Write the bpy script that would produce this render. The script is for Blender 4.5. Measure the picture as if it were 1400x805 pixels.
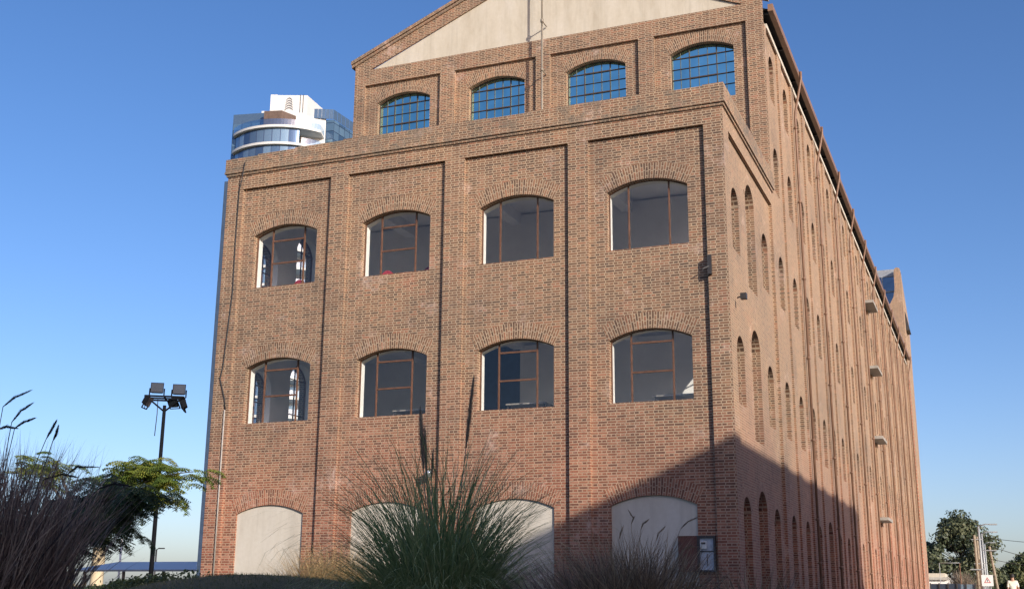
import bpy, math, random
from math import sin, cos, pi, radians, sqrt, atan2, asin
from mathutils import Vector, Matrix
random.seed(7)
R0 = random.Random(11)

# ---------------------------------------------------------------- clear
for o in list(bpy.data.objects): bpy.data.objects.remove(o)
S = bpy.context.scene
COL = S.collection

# ---------------------------------------------------------------- camera
YAW, PITCH, ROLL, FPX = -0.386469, 0.251513, 0.00753, 1610.71
def cam_axes():
    f = Vector((sin(YAW)*cos(PITCH), cos(YAW)*cos(PITCH), sin(PITCH)))
    r = Vector((cos(YAW), -sin(YAW), 0)); u = r.cross(f)
    return r*cos(ROLL)+u*sin(ROLL), (r*cos(ROLL)+u*sin(ROLL)).cross(f), f
CR, CU, CF = cam_axes()
cd = bpy.data.cameras.new('camera'); cam = bpy.data.objects.new('camera', cd); COL.objects.link(cam)
cd.sensor_width = 36.0; cd.lens = FPX/1400*36; cd.clip_start = 0.05; cd.clip_end = 6000
cam.matrix_world = Matrix(((CR.x, CU.x, -CF.x, 0), (CR.y, CU.y, -CF.y, 0), (CR.z, CU.z, -CF.z, 0), (0, 0, 0, 1)))
S.camera = cam
def at(px, py, Y):
    """world point on the vertical plane y = Y seen at photo pixel (1400 x 805)"""
    d = CR*(px-700)+CU*(402.5-py)+CF*FPX
    return d*(Y/d.y)

# ---------------------------------------------------------------- sky, sun, exposure
SUNV = Vector((1.4, -1.0, 0.63)).normalized()
EL = asin(SUNV.z); AZ = atan2(SUNV.x, SUNV.y)
w = bpy.data.worlds.new('World'); S.world = w; w.use_nodes = True
nt = w.node_tree; nt.nodes.clear()
sky = nt.nodes.new('ShaderNodeTexSky'); sky.sky_type = 'NISHITA'; sky.sun_disc = False
sky.sun_elevation = EL; sky.sun_rotation = AZ; sky.altitude = 50
sky.air_density = 0.8; sky.dust_density = 1.7; sky.ozone_density = 2.5
bg = nt.nodes.new('ShaderNodeBackground'); bg.inputs['Strength'].default_value = 0.15
out = nt.nodes.new('ShaderNodeOutputWorld')
hsv = nt.nodes.new('ShaderNodeHueSaturation'); hsv.inputs['Saturation'].default_value = 1.24
wbm = nt.nodes.new('ShaderNodeMix'); wbm.data_type = 'RGBA'; wbm.blend_type = 'MULTIPLY'; wbm.inputs[0].default_value = 1
wbm.inputs[7].default_value = (1.12, 1.0, 1.02, 1)
nt.links.new(sky.outputs[0], wbm.inputs[6]); nt.links.new(wbm.outputs[2], hsv.inputs['Color'])
nt.links.new(hsv.outputs[0], bg.inputs[0]); nt.links.new(bg.outputs[0], out.inputs[0])
sd = bpy.data.lights.new('sun', 'SUN'); sd.energy = 4.9; sd.angle = radians(0.5); sd.color = (1.0, 0.91, 0.79)
sun = bpy.data.objects.new('sun', sd); COL.objects.link(sun)
sun.rotation_euler = (-SUNV).to_track_quat('-Z', 'Y').to_euler()
sun.location = SUNV*200
S.view_settings.view_transform = 'Standard'; S.view_settings.look = 'None'
S.view_settings.exposure = 0.30; S.view_settings.gamma = 1.0; S.view_settings.use_curve_mapping = False
S.render.engine = 'CYCLES'
S.cycles.max_bounces = 8; S.cycles.transparent_max_bounces = 24

# ---------------------------------------------------------------- mesh builder
class MB:
    def __init__(s): s.v = []; s.f = []; s.uv = []; s.m = []; s.sm = []
    def poly(s, pts, uv=None, m=0, smooth=False):
        pts = [Vector(p) for p in pts]; b = len(s.v); s.v += pts
        s.f.append(list(range(b, b+len(pts))))
        if uv is None:
            n = Vector((0, 0, 0))
            for i in range(len(pts)):
                a, c = pts[i], pts[(i+1) % len(pts)]
                n += Vector(((a.y-c.y)*(a.z+c.z), (a.z-c.z)*(a.x+c.x), (a.x-c.x)*(a.y+c.y)))
            n = Vector((abs(n.x), abs(n.y), abs(n.z)))
            if n.y >= n.x and n.y >= n.z: uv = [(p.x, p.z) for p in pts]
            elif n.x >= n.z: uv = [(p.y, p.z) for p in pts]
            else: uv = [(p.x, p.y) for p in pts]
        s.uv += uv; s.m.append(m); s.sm.append(smooth)
    def box(s, x0, x1, y0, y1, z0, z1, m=0, skip=''):
        a = [(x0, y0, z0), (x1, y0, z0), (x1, y1, z0), (x0, y1, z0), (x0, y0, z1), (x1, y0, z1), (x1, y1, z1), (x0, y1, z1)]
        F = {'b': (0, 3, 2, 1), 't': (4, 5, 6, 7), 'f': (0, 1, 5, 4), 'k': (2, 3, 7, 6), 'l': (3, 0, 4, 7), 'r': (1, 2, 6, 5)}
        for k, q in F.items():
            if k not in skip: s.poly([a[i] for i in q], m=m)
    def prism(s, pts, z0, z1, m=0):
        """plan polygon (counter-clockwise) extruded from z0 to z1"""
        n = len(pts)
        for i in range(n):
            a, b = pts[i], pts[(i+1) % n]
            d = sqrt((a[0]-b[0])**2+(a[1]-b[1])**2); o = a[0]+a[1]
            s.poly([(a[0], a[1], z0), (b[0], b[1], z0), (b[0], b[1], z1), (a[0], a[1], z1)], [(o, z0), (o+d, z0), (o+d, z1), (o, z1)], m)
        s.poly([(p[0], p[1], z1) for p in pts], m=m); s.poly([(p[0], p[1], z0) for p in reversed(pts)], m=m)
    def tube(s, path, r, n=8, m=0, cap=True):
        path = [Vector(p) for p in path]; k = len(path)
        rr = r if isinstance(r, (list, tuple)) else [r]*k
        b = len(s.v); up = None
        for i, p in enumerate(path):
            t = (path[min(i+1, k-1)]-path[max(i-1, 0)]).normalized()
            if up is None: up = t.orthogonal().normalized()
            up = (up-t*up.dot(t)); up = up.normalized() if up.length > 1e-6 else t.orthogonal().normalized()
            q = t.cross(up)
            for j in range(n):
                an = 2*pi*j/n; s.v.append(p+(up*cos(an)+q*sin(an))*rr[i])
        for i in range(k-1):
            for j in range(n):
                s.f.append([b+i*n+j, b+i*n+(j+1) % n, b+(i+1)*n+(j+1) % n, b+(i+1)*n+j])
                s.uv += [(j/n, i), ((j+1)/n, i), ((j+1)/n, i+1), (j/n, i+1)]; s.m.append(m); s.sm.append(True)
        if cap:
            s.f.append([b+j for j in reversed(range(n))]); s.uv += [(0, 0)]*n; s.m.append(m); s.sm.append(False)
            s.f.append([b+(k-1)*n+j for j in range(n)]); s.uv += [(0, 0)]*n; s.m.append(m); s.sm.append(False)
    def bar(s, a, b, wx, wy, m=0):
        """rectangular bar from a to b"""
        a, b = Vector(a), Vector(b); t = (b-a).normalized()
        up = Vector((0, 0, 1)) if abs(t.z) < .9 else Vector((0, 1, 0))
        q = t.cross(up).normalized(); u = q.cross(t)
        c = [q*sx*wx/2+u*sz*wy/2 for sx, sz in ((-1, -1), (1, -1), (1, 1), (-1, 1))]
        for i in range(4):
            j = (i+1) % 4; s.poly([a+c[i], a+c[j], b+c[j], b+c[i]], m=m)
        s.poly([a+x for x in reversed(c)], m=m); s.poly([b+x for x in c], m=m)
    def lathe(s, prof, c, n=16, m=0):
        b = len(s.v); c = Vector(c)
        for r, z in prof:
            for j in range(n): s.v.append(c+Vector((r*cos(2*pi*j/n), r*sin(2*pi*j/n), z)))
        for i in range(len(prof)-1):
            for j in range(n):
                s.f.append([b+i*n+j, b+i*n+(j+1) % n, b+(i+1)*n+(j+1) % n, b+(i+1)*n+j])
                s.uv += [(j/n, i), ((j+1)/n, i), ((j+1)/n, i+1), (j/n, i+1)]; s.m.append(m); s.sm.append(True)
        s.f.append([b+(len(prof)-1)*n+j for j in range(n)]); s.uv += [(0, 0)]*n; s.m.append(m); s.sm.append(False)
    def build(s, name, mats, parent=None, loc=None):
        if not isinstance(mats, (list, tuple)): mats = [mats]
        base = Vector((0, 0, 0))
        p = parent
        while p is not None: base = base+p.location; p = p.parent
        if loc is not None: base = base+Vector(loc)
        me = bpy.data.meshes.new(name)
        me.from_pydata([tuple(v-base) for v in s.v], [], s.f)
        ul = me.uv_layers.new(name='UVMap')
        flat = [c for q in s.uv for c in q]
        if len(flat) == 2*len(me.loops): ul.data.foreach_set('uv', flat)
        for mt in mats: me.materials.append(mt)
        me.polygons.foreach_set('material_index', s.m); me.polygons.foreach_set('use_smooth', s.sm)
        me.update()
        o = bpy.data.objects.new(name, me); COL.objects.link(o)
        if loc is not None: o.location = loc
        if parent is not None: o.parent = parent
        return o
def tag(o, label=None, cat=None, group=None, kind=None):
    if label: o['label'] = label
    if cat: o['category'] = cat
    if group: o['group'] = group
    if kind: o['kind'] = kind
    return o
def thing(name, label, cat, loc, group=None, rz=0):
    o = bpy.data.objects.new(name, None); COL.objects.link(o); o.location = loc; o.rotation_euler = (0, 0, rz)
    o.empty_display_size = .3
    return tag(o, label, cat, group)

# ---------------------------------------------------------------- materials
MATS = {}
class NB:
    def __init__(s, name):
        s.mat = bpy.data.materials.new(name); s.mat.use_nodes = True; s.t = s.mat.node_tree
        s.b = s.t.nodes['Principled BSDF']
    def n(s, kind, **kw):
        x = s.t.nodes.new(kind)
        for k, v in kw.items(): setattr(x, k, v)
        return x
    def l(s, a, b): s.t.links.new(a, b)
    def noise(s, scale, detail=4, vec=None, rough=.6):
        x = s.n('ShaderNodeTexNoise'); x.inputs['Scale'].default_value = scale; x.inputs['Detail'].default_value = detail
        x.inputs['Roughness'].default_value = rough
        if vec: s.l(vec, x.inputs['Vector'])
        return x.outputs['Fac']
    def ramp(s, fac, stops, interp='LINEAR'):
        x = s.n('ShaderNodeValToRGB'); e = x.color_ramp.elements; x.color_ramp.interpolation = interp
        while len(e) < len(stops): e.new(.5)
        for k, (p, c) in enumerate(stops): e[k].position = p; e[k].color = (*c, 1) if len(c) == 3 else c
        s.l(fac, x.inputs[0]); return x.outputs[0]
    def mix(s, fac, a, b, mode='MIX'):
        x = s.n('ShaderNodeMix', data_type='RGBA', blend_type=mode)
        for sock, v in ((x.inputs[0], fac), (x.inputs[6], a), (x.inputs[7], b)):
            if hasattr(v, 'is_linked') or hasattr(v, 'node'): s.l(v, sock)
            elif isinstance(v, (int, float)): sock.default_value = v
            else: sock.default_value = (*v, 1)
        return x.outputs[2]
    def math(s, op, a, b=0.0, clamp=False):
        x = s.n('ShaderNodeMath', operation=op); x.use_clamp = clamp
        for sock, v in zip(x.inputs, (a, b)):
            if hasattr(v, 'node'): s.l(v, sock)
            else: sock.default_value = v
        return x.outputs[0]
    def pos(s): return s.n('ShaderNodeNewGeometry').outputs['Position']
    def obj(s): return s.n('ShaderNodeTexCoord').outputs['Object']
    def uv(s): return s.n('ShaderNodeTexCoord').outputs['UV']
    def bump(s, h, strength=.3, dist=.02):
        x = s.n('ShaderNodeBump'); x.inputs['Strength'].default_value = strength; x.inputs['Distance'].default_value = dist
        s.l(h, x.inputs['Height']); s.l(x.outputs[0], s.b.inputs['Normal'])
    def set(s, **kw):
        for k, v in kw.items(): s.b.inputs[k.replace('_', ' ')].default_value = v

def simple(name, col, rough=.6, metal=0, var=.25, scale=6, bump=0, col2=None):
    q = NB(name); fac = q.noise(scale, 5, q.obj())
    c2 = col2 or tuple(c*(1-var) for c in col); c1 = tuple(min(1, c*(1+var*.5)) for c in col)
    q.l(q.ramp(fac, [(.3, c2), (.7, c1)]), q.b.inputs['Base Color'])
    q.set(Roughness=rough, Metallic=metal)
    if bump: q.bump(q.noise(scale*6, 4, q.obj()), bump, .01)
    return q.mat

def brick_mat(name, pale=0.0, lichen=0.0):
    q = NB(name)
    uvn = q.uv(); P = q.pos()
    # slight waviness of the courses, laid by hand
    wob = q.n('ShaderNodeTexNoise'); wob.inputs['Scale'].default_value = 1.3; wob.inputs['Detail'].default_value = 3; q.l(uvn, wob.inputs['Vector'])
    vm = q.n('ShaderNodeVectorMath', operation='MULTIPLY_ADD'); q.l(wob.outputs['Color'], vm.inputs[0])
    vm.inputs[1].default_value = (.03, .02, 0); q.l(uvn, vm.inputs[2])
    b = q.n('ShaderNodeTexBrick'); q.l(vm.outputs[0], b.inputs['Vector'])
    b.offset = .25; b.offset_frequency = 2; b.squash = .5; b.squash_frequency = 2
    b.inputs['Scale'].default_value = 1; b.inputs['Brick Width'].default_value = .26; b.inputs['Row Height'].default_value = .0715
    b.inputs['Mortar Size'].default_value = .0135; b.inputs['Mortar Smooth'].default_value = .25; b.inputs['Bias'].default_value = 0
    b.inputs['Color1'].default_value = (0, 0, 0, 1); b.inputs['Color2'].default_value = (1, 1, 1, 1); b.inputs['Mortar'].default_value = (.5, .5, .5, 1)
    k = b.outputs['Color']; fac = b.outputs['Fac']
    brown = q.ramp(k, [(0, (.085, .056, .038)), (.2, (.125, .076, .047)), (.42, (.155, .090, .053)), (.62, (.185, .098, .055)), (.8, (.215, .138, .082)), (1, (.25, .105, .057))])
    red = q.ramp(k, [(0, (.15, .06, .04)), (.25, (.21, .075, .045)), (.55, (.28, .095, .056)), (.8, (.33, .13, .08)), (1, (.38, .19, .13))])
    sx = q.n('ShaderNodeSeparateXYZ'); q.l(P, sx.inputs[0])
    big = q.noise(.22, 4, P); mid = q.noise(.9, 5, P); fine = q.noise(7, 4, P)
    zz = q.math('ADD', sx.outputs['Z'], q.math('MULTIPLY', q.math('SUBTRACT', big, .5), 7.0))
    zz = q.math('ADD', zz, q.math('MULTIPLY', q.math('SUBTRACT', mid, .5), 3.0))
    lowf = q.n('ShaderNodeMapRange'); q.l(zz, lowf.inputs[0]); lowf.inputs[1].default_value = 1.8; lowf.inputs[2].default_value = 6.4
    lowf.inputs[3].default_value = .95; lowf.inputs[4].default_value = .12
    redpatch = q.ramp(q.noise(.5, 5, P, .7), [(.56, (0, 0, 0)), (.68, (1, 1, 1))])
    rf = q.math('MAXIMUM', lowf.outputs[0], q.math('MULTIPLY', redpatch, .55))
    bc = q.mix(rf, brown, red)
    mort = q.mix(rf, q.mix(mid, (.43, .335, .23), (.35, .265, .18)), q.mix(mid, (.43, .29, .205), (.34, .215, .15)))
    if pale: bc = q.mix(pale, bc, q.mix(rf, (.35, .235, .155), (.38, .205, .14)))
    c = q.mix(fac, bc, mort)
    # lime and old paint stains left on single areas of the masonry
    st = q.ramp(q.noise(.8, 7, P, .75), [(.565, (0, 0, 0)), (.68, (1, 1, 1))])
    st = q.math('MULTIPLY', st, q.ramp(fine, [(.35, (0, 0, 0)), (.6, (1, 1, 1))]))
    c = q.mix(q.math('MULTIPLY', st, .62), c, (.54, .40, .34))
    # soot and weather, broad
    dk = q.ramp(q.noise(.35, 6, P, .7), [(.32, (.70, .71, .74)), (.47, (.97, .97, .97)), (.66, (1.12, 1.08, 1.02))])
    c = q.mix(1.0, c, dk, 'MULTIPLY')
    c = q.mix(1.0, c, q.ramp(fine, [(.3, (.88, .88, .88)), (.7, (1.08, 1.08, 1.08))]), 'MULTIPLY')
    if lichen:
        li = q.ramp(q.noise(2.2, 7, P, .75), [(.44, (0, 0, 0)), (.6, (1, 1, 1))])
        c = q.mix(q.math('MULTIPLY', li, lichen), c, (.13, .115, .09))
    q.l(c, q.b.inputs['Base Color']); q.set(Roughness=.9)
    h = q.math('SUBTRACT', q.math('MULTIPLY', fine, .35), fac)
    q.bump(h, .55, .012)
    return q.mat

BRICK = brick_mat('brick')
PARAB = brick_mat('parapet_brick', lichen=.6)
BRICKS = brick_mat('pale_side_brick', .4)
def plaster_mat(name, c1, c2, c3):
    q = NB(name); P = q.pos()
    m = q.n('ShaderNodeMapping'); m.inputs['Scale'].default_value = (1, 1, .35); q.l(P, m.inputs[0])
    a = q.noise(1.1, 7, m.outputs[0], .7); b = q.noise(9, 5, P)
    c = q.ramp(a, [(.3, c2), (.5, c1), (.68, c3)])
    m2 = q.n('ShaderNodeMapping'); m2.inputs['Scale'].default_value = (3.5, 3.5, .22); q.l(P, m2.inputs[0])
    stk = q.noise(1.0, 6, m2.outputs[0], .65)
    c = q.mix(q.ramp(stk, [(.48, (0, 0, 0)), (.72, (.3, .3, .3))]), c, tuple(v*.62 for v in c2))
    c = q.mix(q.ramp(b, [(.35, (0, 0, 0)), (.8, (.35, .35, .35))]), c, c2)
    q.l(c, q.b.inputs['Base Color']); q.set(Roughness=.92); q.bump(b, .25, .01); return q.mat
PLASTER = plaster_mat('lime_plaster', (.50, .455, .37), (.41, .36, .28), (.55, .51, .44))
RENDER = plaster_mat('cement_render', (.53, .49, .42), (.44, .395, .33), (.57, .535, .475))
WHITE = simple('white_paint', (.78, .77, .74), .6, var=.08, scale=3)
INNER = simple('interior_plaster', (.86, .84, .82), .8, var=.08, scale=1.5)
NAVY = simple('navy_partition', (.03, .06, .12), .6)
FLOORM = simple('interior_floor', (.45, .42, .38), .5)
STEEL = simple('brown_window_steel', (.13, .062, .036), .6, var=.4, scale=8)
STEELD = simple('dark_brown_steel', (.055, .034, .025), .6, var=.4, scale=8)
DARKST = simple('dark_steel', (.035, .032, .032), .5, var=.3)
PIPE = simple('brown_downpipe', (.19, .105, .065), .55, var=.3, scale=3)
GUTTER = simple('brown_gutter', (.22, .125, .075), .5, var=.2, scale=2)
SLATE = simple('slate_blue_pipe', (.055, .085, .14), .5, var=.2)
ROOFM = simple('grey_roof_metal', (.30, .30, .30), .5, .3, var=.15)
CONC = simple('concrete', (.42, .40, .36), .85, var=.25, scale=4, bump=.2)
ROD = simple('pale_rod', (.22, .19, .15), .5, var=.2)
BLACK = simple('black_cable', (.02, .02, .022), .6)

def glass_mat(name, tint=(.9, .93, .95), ior=1.5, gloss=(1, 1, 1), base=0.0):
    q = NB(name); q.t.nodes.remove(q.b)
    tr = q.n('ShaderNodeBsdfTransparent'); tr.inputs[0].default_value = (*tint, 1)
    gl = q.n('ShaderNodeBsdfGlossy'); gl.inputs[0].default_value = (*gloss, 1); gl.inputs['Roughness'].default_value = .01
    lw = q.n('ShaderNodeLayerWeight'); lw.inputs[0].default_value = .5
    f = q.math('ADD', q.math('MULTIPLY', q.math('POWER', lw.outputs['Facing'], 5.0), 1-base), base)
    mx = q.n('ShaderNodeMixShader'); q.l(f, mx.inputs[0]); q.l(tr.outputs[0], mx.inputs[1]); q.l(gl.outputs[0], mx.inputs[2])
    q.l(mx.outputs[0], q.t.nodes['Material Output'].inputs[0]); return q.mat
GLASS = glass_mat('window_glass', base=.03, tint=(.97, .98, .98))
def film_mat(name, col, rough=.04):
    q = NB(name); P = q.obj()
    q.l(q.ramp(q.noise(1.5, 3, P), [(.3, tuple(c*.85 for c in col)), (.7, tuple(min(1, c*1.1) for c in col))]), q.b.inputs['Base Color'])
    q.set(Metallic=1.0, Roughness=rough); q.bump(q.noise(2.5, 2, P), .03, .02); return q.mat
BLUEGL = film_mat('blue_film_glass', (.46, .80, .78))

# ---------------------------------------------------------------- ground and roads
GZ = -0.65
def hill(x, y):
    g = lambda cx, cy, sx, sy, h: h*math.exp(-((x-cx)/sx)**2-((y-cy)/sy)**2)
    z = GZ
    z += g(-13.0, 18, 3.3, 3.4, .88)+g(-9.2, 17, 3.0, 3.0, .52)+g(-5.5, 16.5, 3.0, 3.0, .35)
    z += g(-21, 36, 7, 9, .35) if x < -22.2 else 0
    z += g(-58, 56, 16, 14, 1.35)
    d = sqrt(x*x+y*y); z -= .55*math.exp(-(d/4.0)**2)
    return z
def axis(lo, hi, fine_lo, fine_hi, st):
    a = [];  v = fine_lo
    while v < fine_hi: a.append(v); v += st
    a.append(fine_hi)
    s = st*2; v = fine_hi
    while v < hi: v += s; s *= 1.6; a.append(min(v, hi))
    s = st*2; v = fine_lo
    while v > lo: v -= s; s *= 1.6; a.insert(0, max(v, lo))
    return a
gx, gy = axis(-3000, 3000, -70, 10, .7), axis(-3000, 3000, -4, 72, .7)
g = MB(); g.v = [Vector((x, y, hill(x, y))) for y in gy for x in gx]
nx = len(gx)
for j in range(len(gy)-1):
    for i in range(nx-1):
        a = j*nx+i; g.f.append([a, a+1, a+nx+1, a+nx]); g.m.append(0); g.sm.append(True)
        g.uv += [(g.v[k].x, g.v[k].y) for k in g.f[-1]]
q = NB('grassy_ground'); P = q.pos()
n1 = q.noise(.35, 6, P); n2 = q.noise(6, 5, P)
c = q.ramp(n1, [(.35, (.045, .055, .02)), (.5, (.09, .085, .035)), (.66, (.20, .155, .07))])
c = q.mix(q.math('MULTIPLY', n2, .6), c, (.05, .05, .025)); q.l(c, q.b.inputs['Base Color']); q.set(Roughness=.95); q.bump(n2, .6, .05)
GROUND = q.mat
tag(g.build('ground', GROUND), kind='structure')
q = NB('asphalt'); P = q.pos(); n2 = q.noise(40, 5, P)
q.l(q.ramp(q.math('ADD', q.math('MULTIPLY', n2, .5), q.math('MULTIPLY', q.noise(.6, 4, P), .5)), [(.3, (.035, .035, .036)), (.7, (.07, .07, .068))]), q.b.inputs['Base Color']); q.set(Roughness=.9); q.bump(n2, .3, .01)
ASPH = q.mat
m = MB(); m.box(3.5, 11.5, -60, 400, GZ-.2, GZ+.02, skip='b'); tag(m.build('road', ASPH), kind='structure')
m = MB(); m.box(3.3, 3.5, -60, 400, GZ-.2, GZ+.13, skip='b'); m.box(11.5, 11.7, -60, 400, GZ-.2, GZ+.13, skip='b'); tag(m.build('kerb', CONC), kind='structure')
m = MB(); m.box(-5.2, 3.3, 24, 130, GZ-.2, GZ+.1, skip='b'); tag(m.build('pavement', CONC), kind='structure')

# ---------------------------------------------------------------- the brick mill
XL, XR = -22.0, -5.97           # facade corners
Y0, Y1, YE, YB = 29.743, 37.45, 103.24, 110.0
RD = .10                        # depth of the recessed bays
WB = -1.2                       # walls go a little into the ground
mill = thing('brick_mill', 'large old brick mill building with arched windows, stepped front and plastered gable', 'building', (-14, Y0, GZ))

def arc_pts(uc, hw, spring, rise, n=16):
    R = (hw*hw+rise*rise)/(2*rise); zc = spring+rise-R; a0 = asin(min(1, hw/R))
    if rise > hw: a0 = pi-a0
    return [(uc+R*sin(t), zc+R*cos(t)) for t in [(-a0+2*a0*i/n) for i in range(n+1)]], R, zc, a0

def panel(mb, T, u0, u1, z0, z1, ops, d0, dg, d1, seg=16, ring=.45, ends=(1, 1)):
    """T(u, d, z) -> world. wall sheet at depth d0 with arched holes, brick reveals to dg, plaster reveals to d1"""
    def q(us, d, m=0):
        mb.poly([T(u, d, z) for u, z in us], [(u, z) for u, z in us], m)
    z = z0
    for (uc, hw, sill, spring, rise, closed) in ops:
        apex = spring+rise
        if sill > z: q([(u0, z), (u1, z), (u1, sill), (u0, sill)], d0)
        q([(u0, sill), (uc-hw, sill), (uc-hw, spring), (u0, spring)], d0); q([(uc+hw, sill), (u1, sill), (u1, spring), (uc+hw, spring)], d0)
        q([(u0, spring), (uc-hw, spring), (uc-hw, apex), (u0, apex)], d0); q([(uc+hw, spring), (u1, spring), (u1, apex), (uc+hw, apex)], d0)
        A, R, zc, a0 = arc_pts(uc, hw, spring, rise, seg)
        for a, b in zip(A[:-1], A[1:]):
            q([a, b, (b[0], apex), (a[0], apex)], d0)
        segs = [(d0, dg, 3)] + ([(dg, d1, 1)] if not closed else [])
        for (da, db, mt) in segs:
            mb.poly([T(uc-hw, da, sill), T(uc-hw, db, sill), T(uc-hw, db, spring), T(uc-hw, da, spring)], [(da, sill), (db, sill), (db, spring), (da, spring)], mt)
            mb.poly([T(uc+hw, da, sill), T(uc+hw, db, sill), T(uc+hw, db, spring), T(uc+hw, da, spring)], [(da, sill), (db, sill), (db, spring), (da, spring)], mt)
            mb.poly([T(uc-hw, da, sill), T(uc+hw, da, sill), T(uc+hw, db, sill), T(uc-hw, db, sill)], [(uc-hw, da), (uc+hw, da), (uc+hw, db), (uc-hw, db)], mt)
            for a, b in zip(A[:-1], A[1:]):
                mb.poly([T(a[0], da, a[1]), T(b[0], da, b[1]), T(b[0], db, b[1]), T(a[0], db, a[1])], [(da, a[0]), (da, b[0]), (db, b[0]), (db, a[0])], mt)
        if ring:
            de = d0-.008; n = seg
            for i in range(n):
                t0, t1 = -a0+2*a0*i/n, -a0+2*a0*(i+1)/n
                P = lambda r, t: (uc+r*sin(t), zc+r*cos(t))
                pts = [P(R, t0), P(R, t1), P(R+ring, t1), P(R+ring, t0)]
                rm = R+ring*.5
                mb.poly([T(u, de, zz) for u, zz in pts], [(0.005, t0*rm), (0.005, t1*rm), (ring, t1*rm), (ring, t0*rm)], 2)
                mb.poly([T(*pts[3][:1], de, pts[3][1]), T(pts[2][0], de, pts[2][1]), T(pts[2][0], d0, pts[2][1]), T(pts[3][0], d0, pts[3][1])], [(0, 0)]*4, 2)
                mb.poly([T(pts[0][0], de, pts[0][1]), T(pts[1][0], de, pts[1][1]), T(pts[1][0], d0, pts[1][1]), T(pts[0][0], d0, pts[0][1])], [(0, t0*rm), (0, t1*rm), (.02, t1*rm), (.02, t0*rm)], 2)
            for t in (-a0, a0):
                a, b = (uc+R*sin(t), zc+R*cos(t)), (uc+(R+ring)*sin(t), zc+(R+ring)*cos(t))
                mb.poly([T(a[0], de, a[1]), T(b[0], de, b[1]), T(b[0], d0, b[1]), T(a[0], d0, a[1])], [(0, 0)]*4, 2)
        z = apex
    if z < z1: q([(u0, z), (u1, z), (u1, z1), (u0, z1)], d0)
    # inner face with the same holes
    z = z0
    for (uc, hw, sill, spring, rise, closed) in ops:
        if closed: continue
        apex = spring+rise; A, *_ = arc_pts(uc, hw, spring, rise, seg)
        if sill > z: q([(u0, z), (u1, z), (u1, sill), (u0, sill)], d1, 1)
        q([(u0, sill), (uc-hw, sill), (uc-hw, apex), (u0, apex)], d1, 1); q([(uc+hw, sill), (u1, sill), (u1, apex), (uc+hw, apex)], d1, 1)
        for a, b in zip(A[:-1], A[1:]): q([a, b, (b[0], apex), (a[0], apex)], d1, 1)
        z = apex
    if z < z1: q([(u0, z), (u1, z), (u1, z1), (u0, z1)], d1, 1)
    # reveals of the recessed panel against the pilasters beside and the wall above
    if d0 > 0:
        for u in [x for x, k in zip((u0, u1), ends) if k]: mb.poly([T(u, 0, z0), T(u, d0, z0), T(u, d0, z1), T(u, 0, z1)], [(0, z0), (d0, z0), (d0, z1), (0, z1)], 3)
        mb.poly([T(u0, 0, z1), T(u1, 0, z1), T(u1, d0, z1), T(u0, d0, z1)], [(u0, 0), (u1, 0), (u1, d0), (u0, d0)], 3)
def face(mb, T, u0, u1, z0, z1, d=0, m=0):
    mb.poly([T(u, d, z) for u, z in ((u0, z0), (u1, z0), (u1, z1), (u0, z1))], [(u0, z0), (u1, z0), (u1, z1), (u0, z1)], m)

RINGB = brick_mat('arch_brick')
WALLM = [BRICK, WHITE, RINGB, BRICK]
TF = lambda u, d, z: Vector((u, Y0+d, z))           # front
TS = lambda u, d, z: Vector((XR-d, u, z))           # right side
TL = lambda u, d, z: Vector((XL+d, u, z))           # left side
TA = lambda u, d, z: Vector((u, Y1+d, z))           # attic front
PIL = [(-22.0, -21.40), (-18.17, -17.55), (-14.28, -13.65), (-10.42, -9.83), (-6.51, XR)]
BAYS = [(PIL[i][1], PIL[i+1][0]) for i in range(4)]
HW = 1.145
GND = (2.33, .255); F1 = (5.03, 6.72, .275); F2 = (9.26, 10.94, .285)
TOPR = 12.55                                        # top of the recesses
DG, D1 = .36, .60                                   # glass depth and inner wall face
front = MB()
for (a, b) in PIL: face(front, TF, a, b, WB, TOPR)
face(front, TF, XL, XR, TOPR, 13.02)
for (a, b) in BAYS:
    uc = (a+b)/2
    panel(front, TF, a, b, WB, TOPR, [(uc, HW, -1.0, GND[0], GND[1], True), (uc, HW, F1[0], F1[1], F1[2], False), (uc, HW, F2[0], F2[1], F2[2], False)], RD, DG, D1)
front.build('front_wall', WALLM, mill)
# cornice and parapet of the front block, running round three sides
cor = MB()
def band(e, z0, z1, x0=XL, x1=XR, y0=Y0, y1=Y1, t=.42):
    cor.box(x0-e, x1+e, y0-e, y0+t, z0, z1); cor.box(x1-t, x1+e, y0+t, y1-.002, z0, z1); cor.box(x0-e, x0+t, y0+t, y1-.002, z0, z1)
band(.045, 13.02, 13.10); band(.09, 13.102, 13.17); band(.075, 13.172, 13.60)
# ragged last courses
x = XL-.07
rr = random.Random(5)
while x < XR+.06:
    L = rr.uniform(.5, 1.6); e = min(x+L, XR+.072)
    if x > XL+.5 or rr.random() < .0: cor.box(x, e-.004, Y0-.072+rr.uniform(0, .012), Y0+.40, 13.602, 13.675+rr.choice((0, 0, .0, .03, -.03)))
    x += L
y = Y0+.41
while y < Y1-.1:
    L = rr.uniform(.5, 1.5); e = min(y+L, Y1-.01); cor.box(XR-.40, XR+.07, y, e-.004, 13.602, 13.675+rr.choice((0, 0, .02, -.02))); y += L
cor.build('parapet', PARAB, mill)
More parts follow.
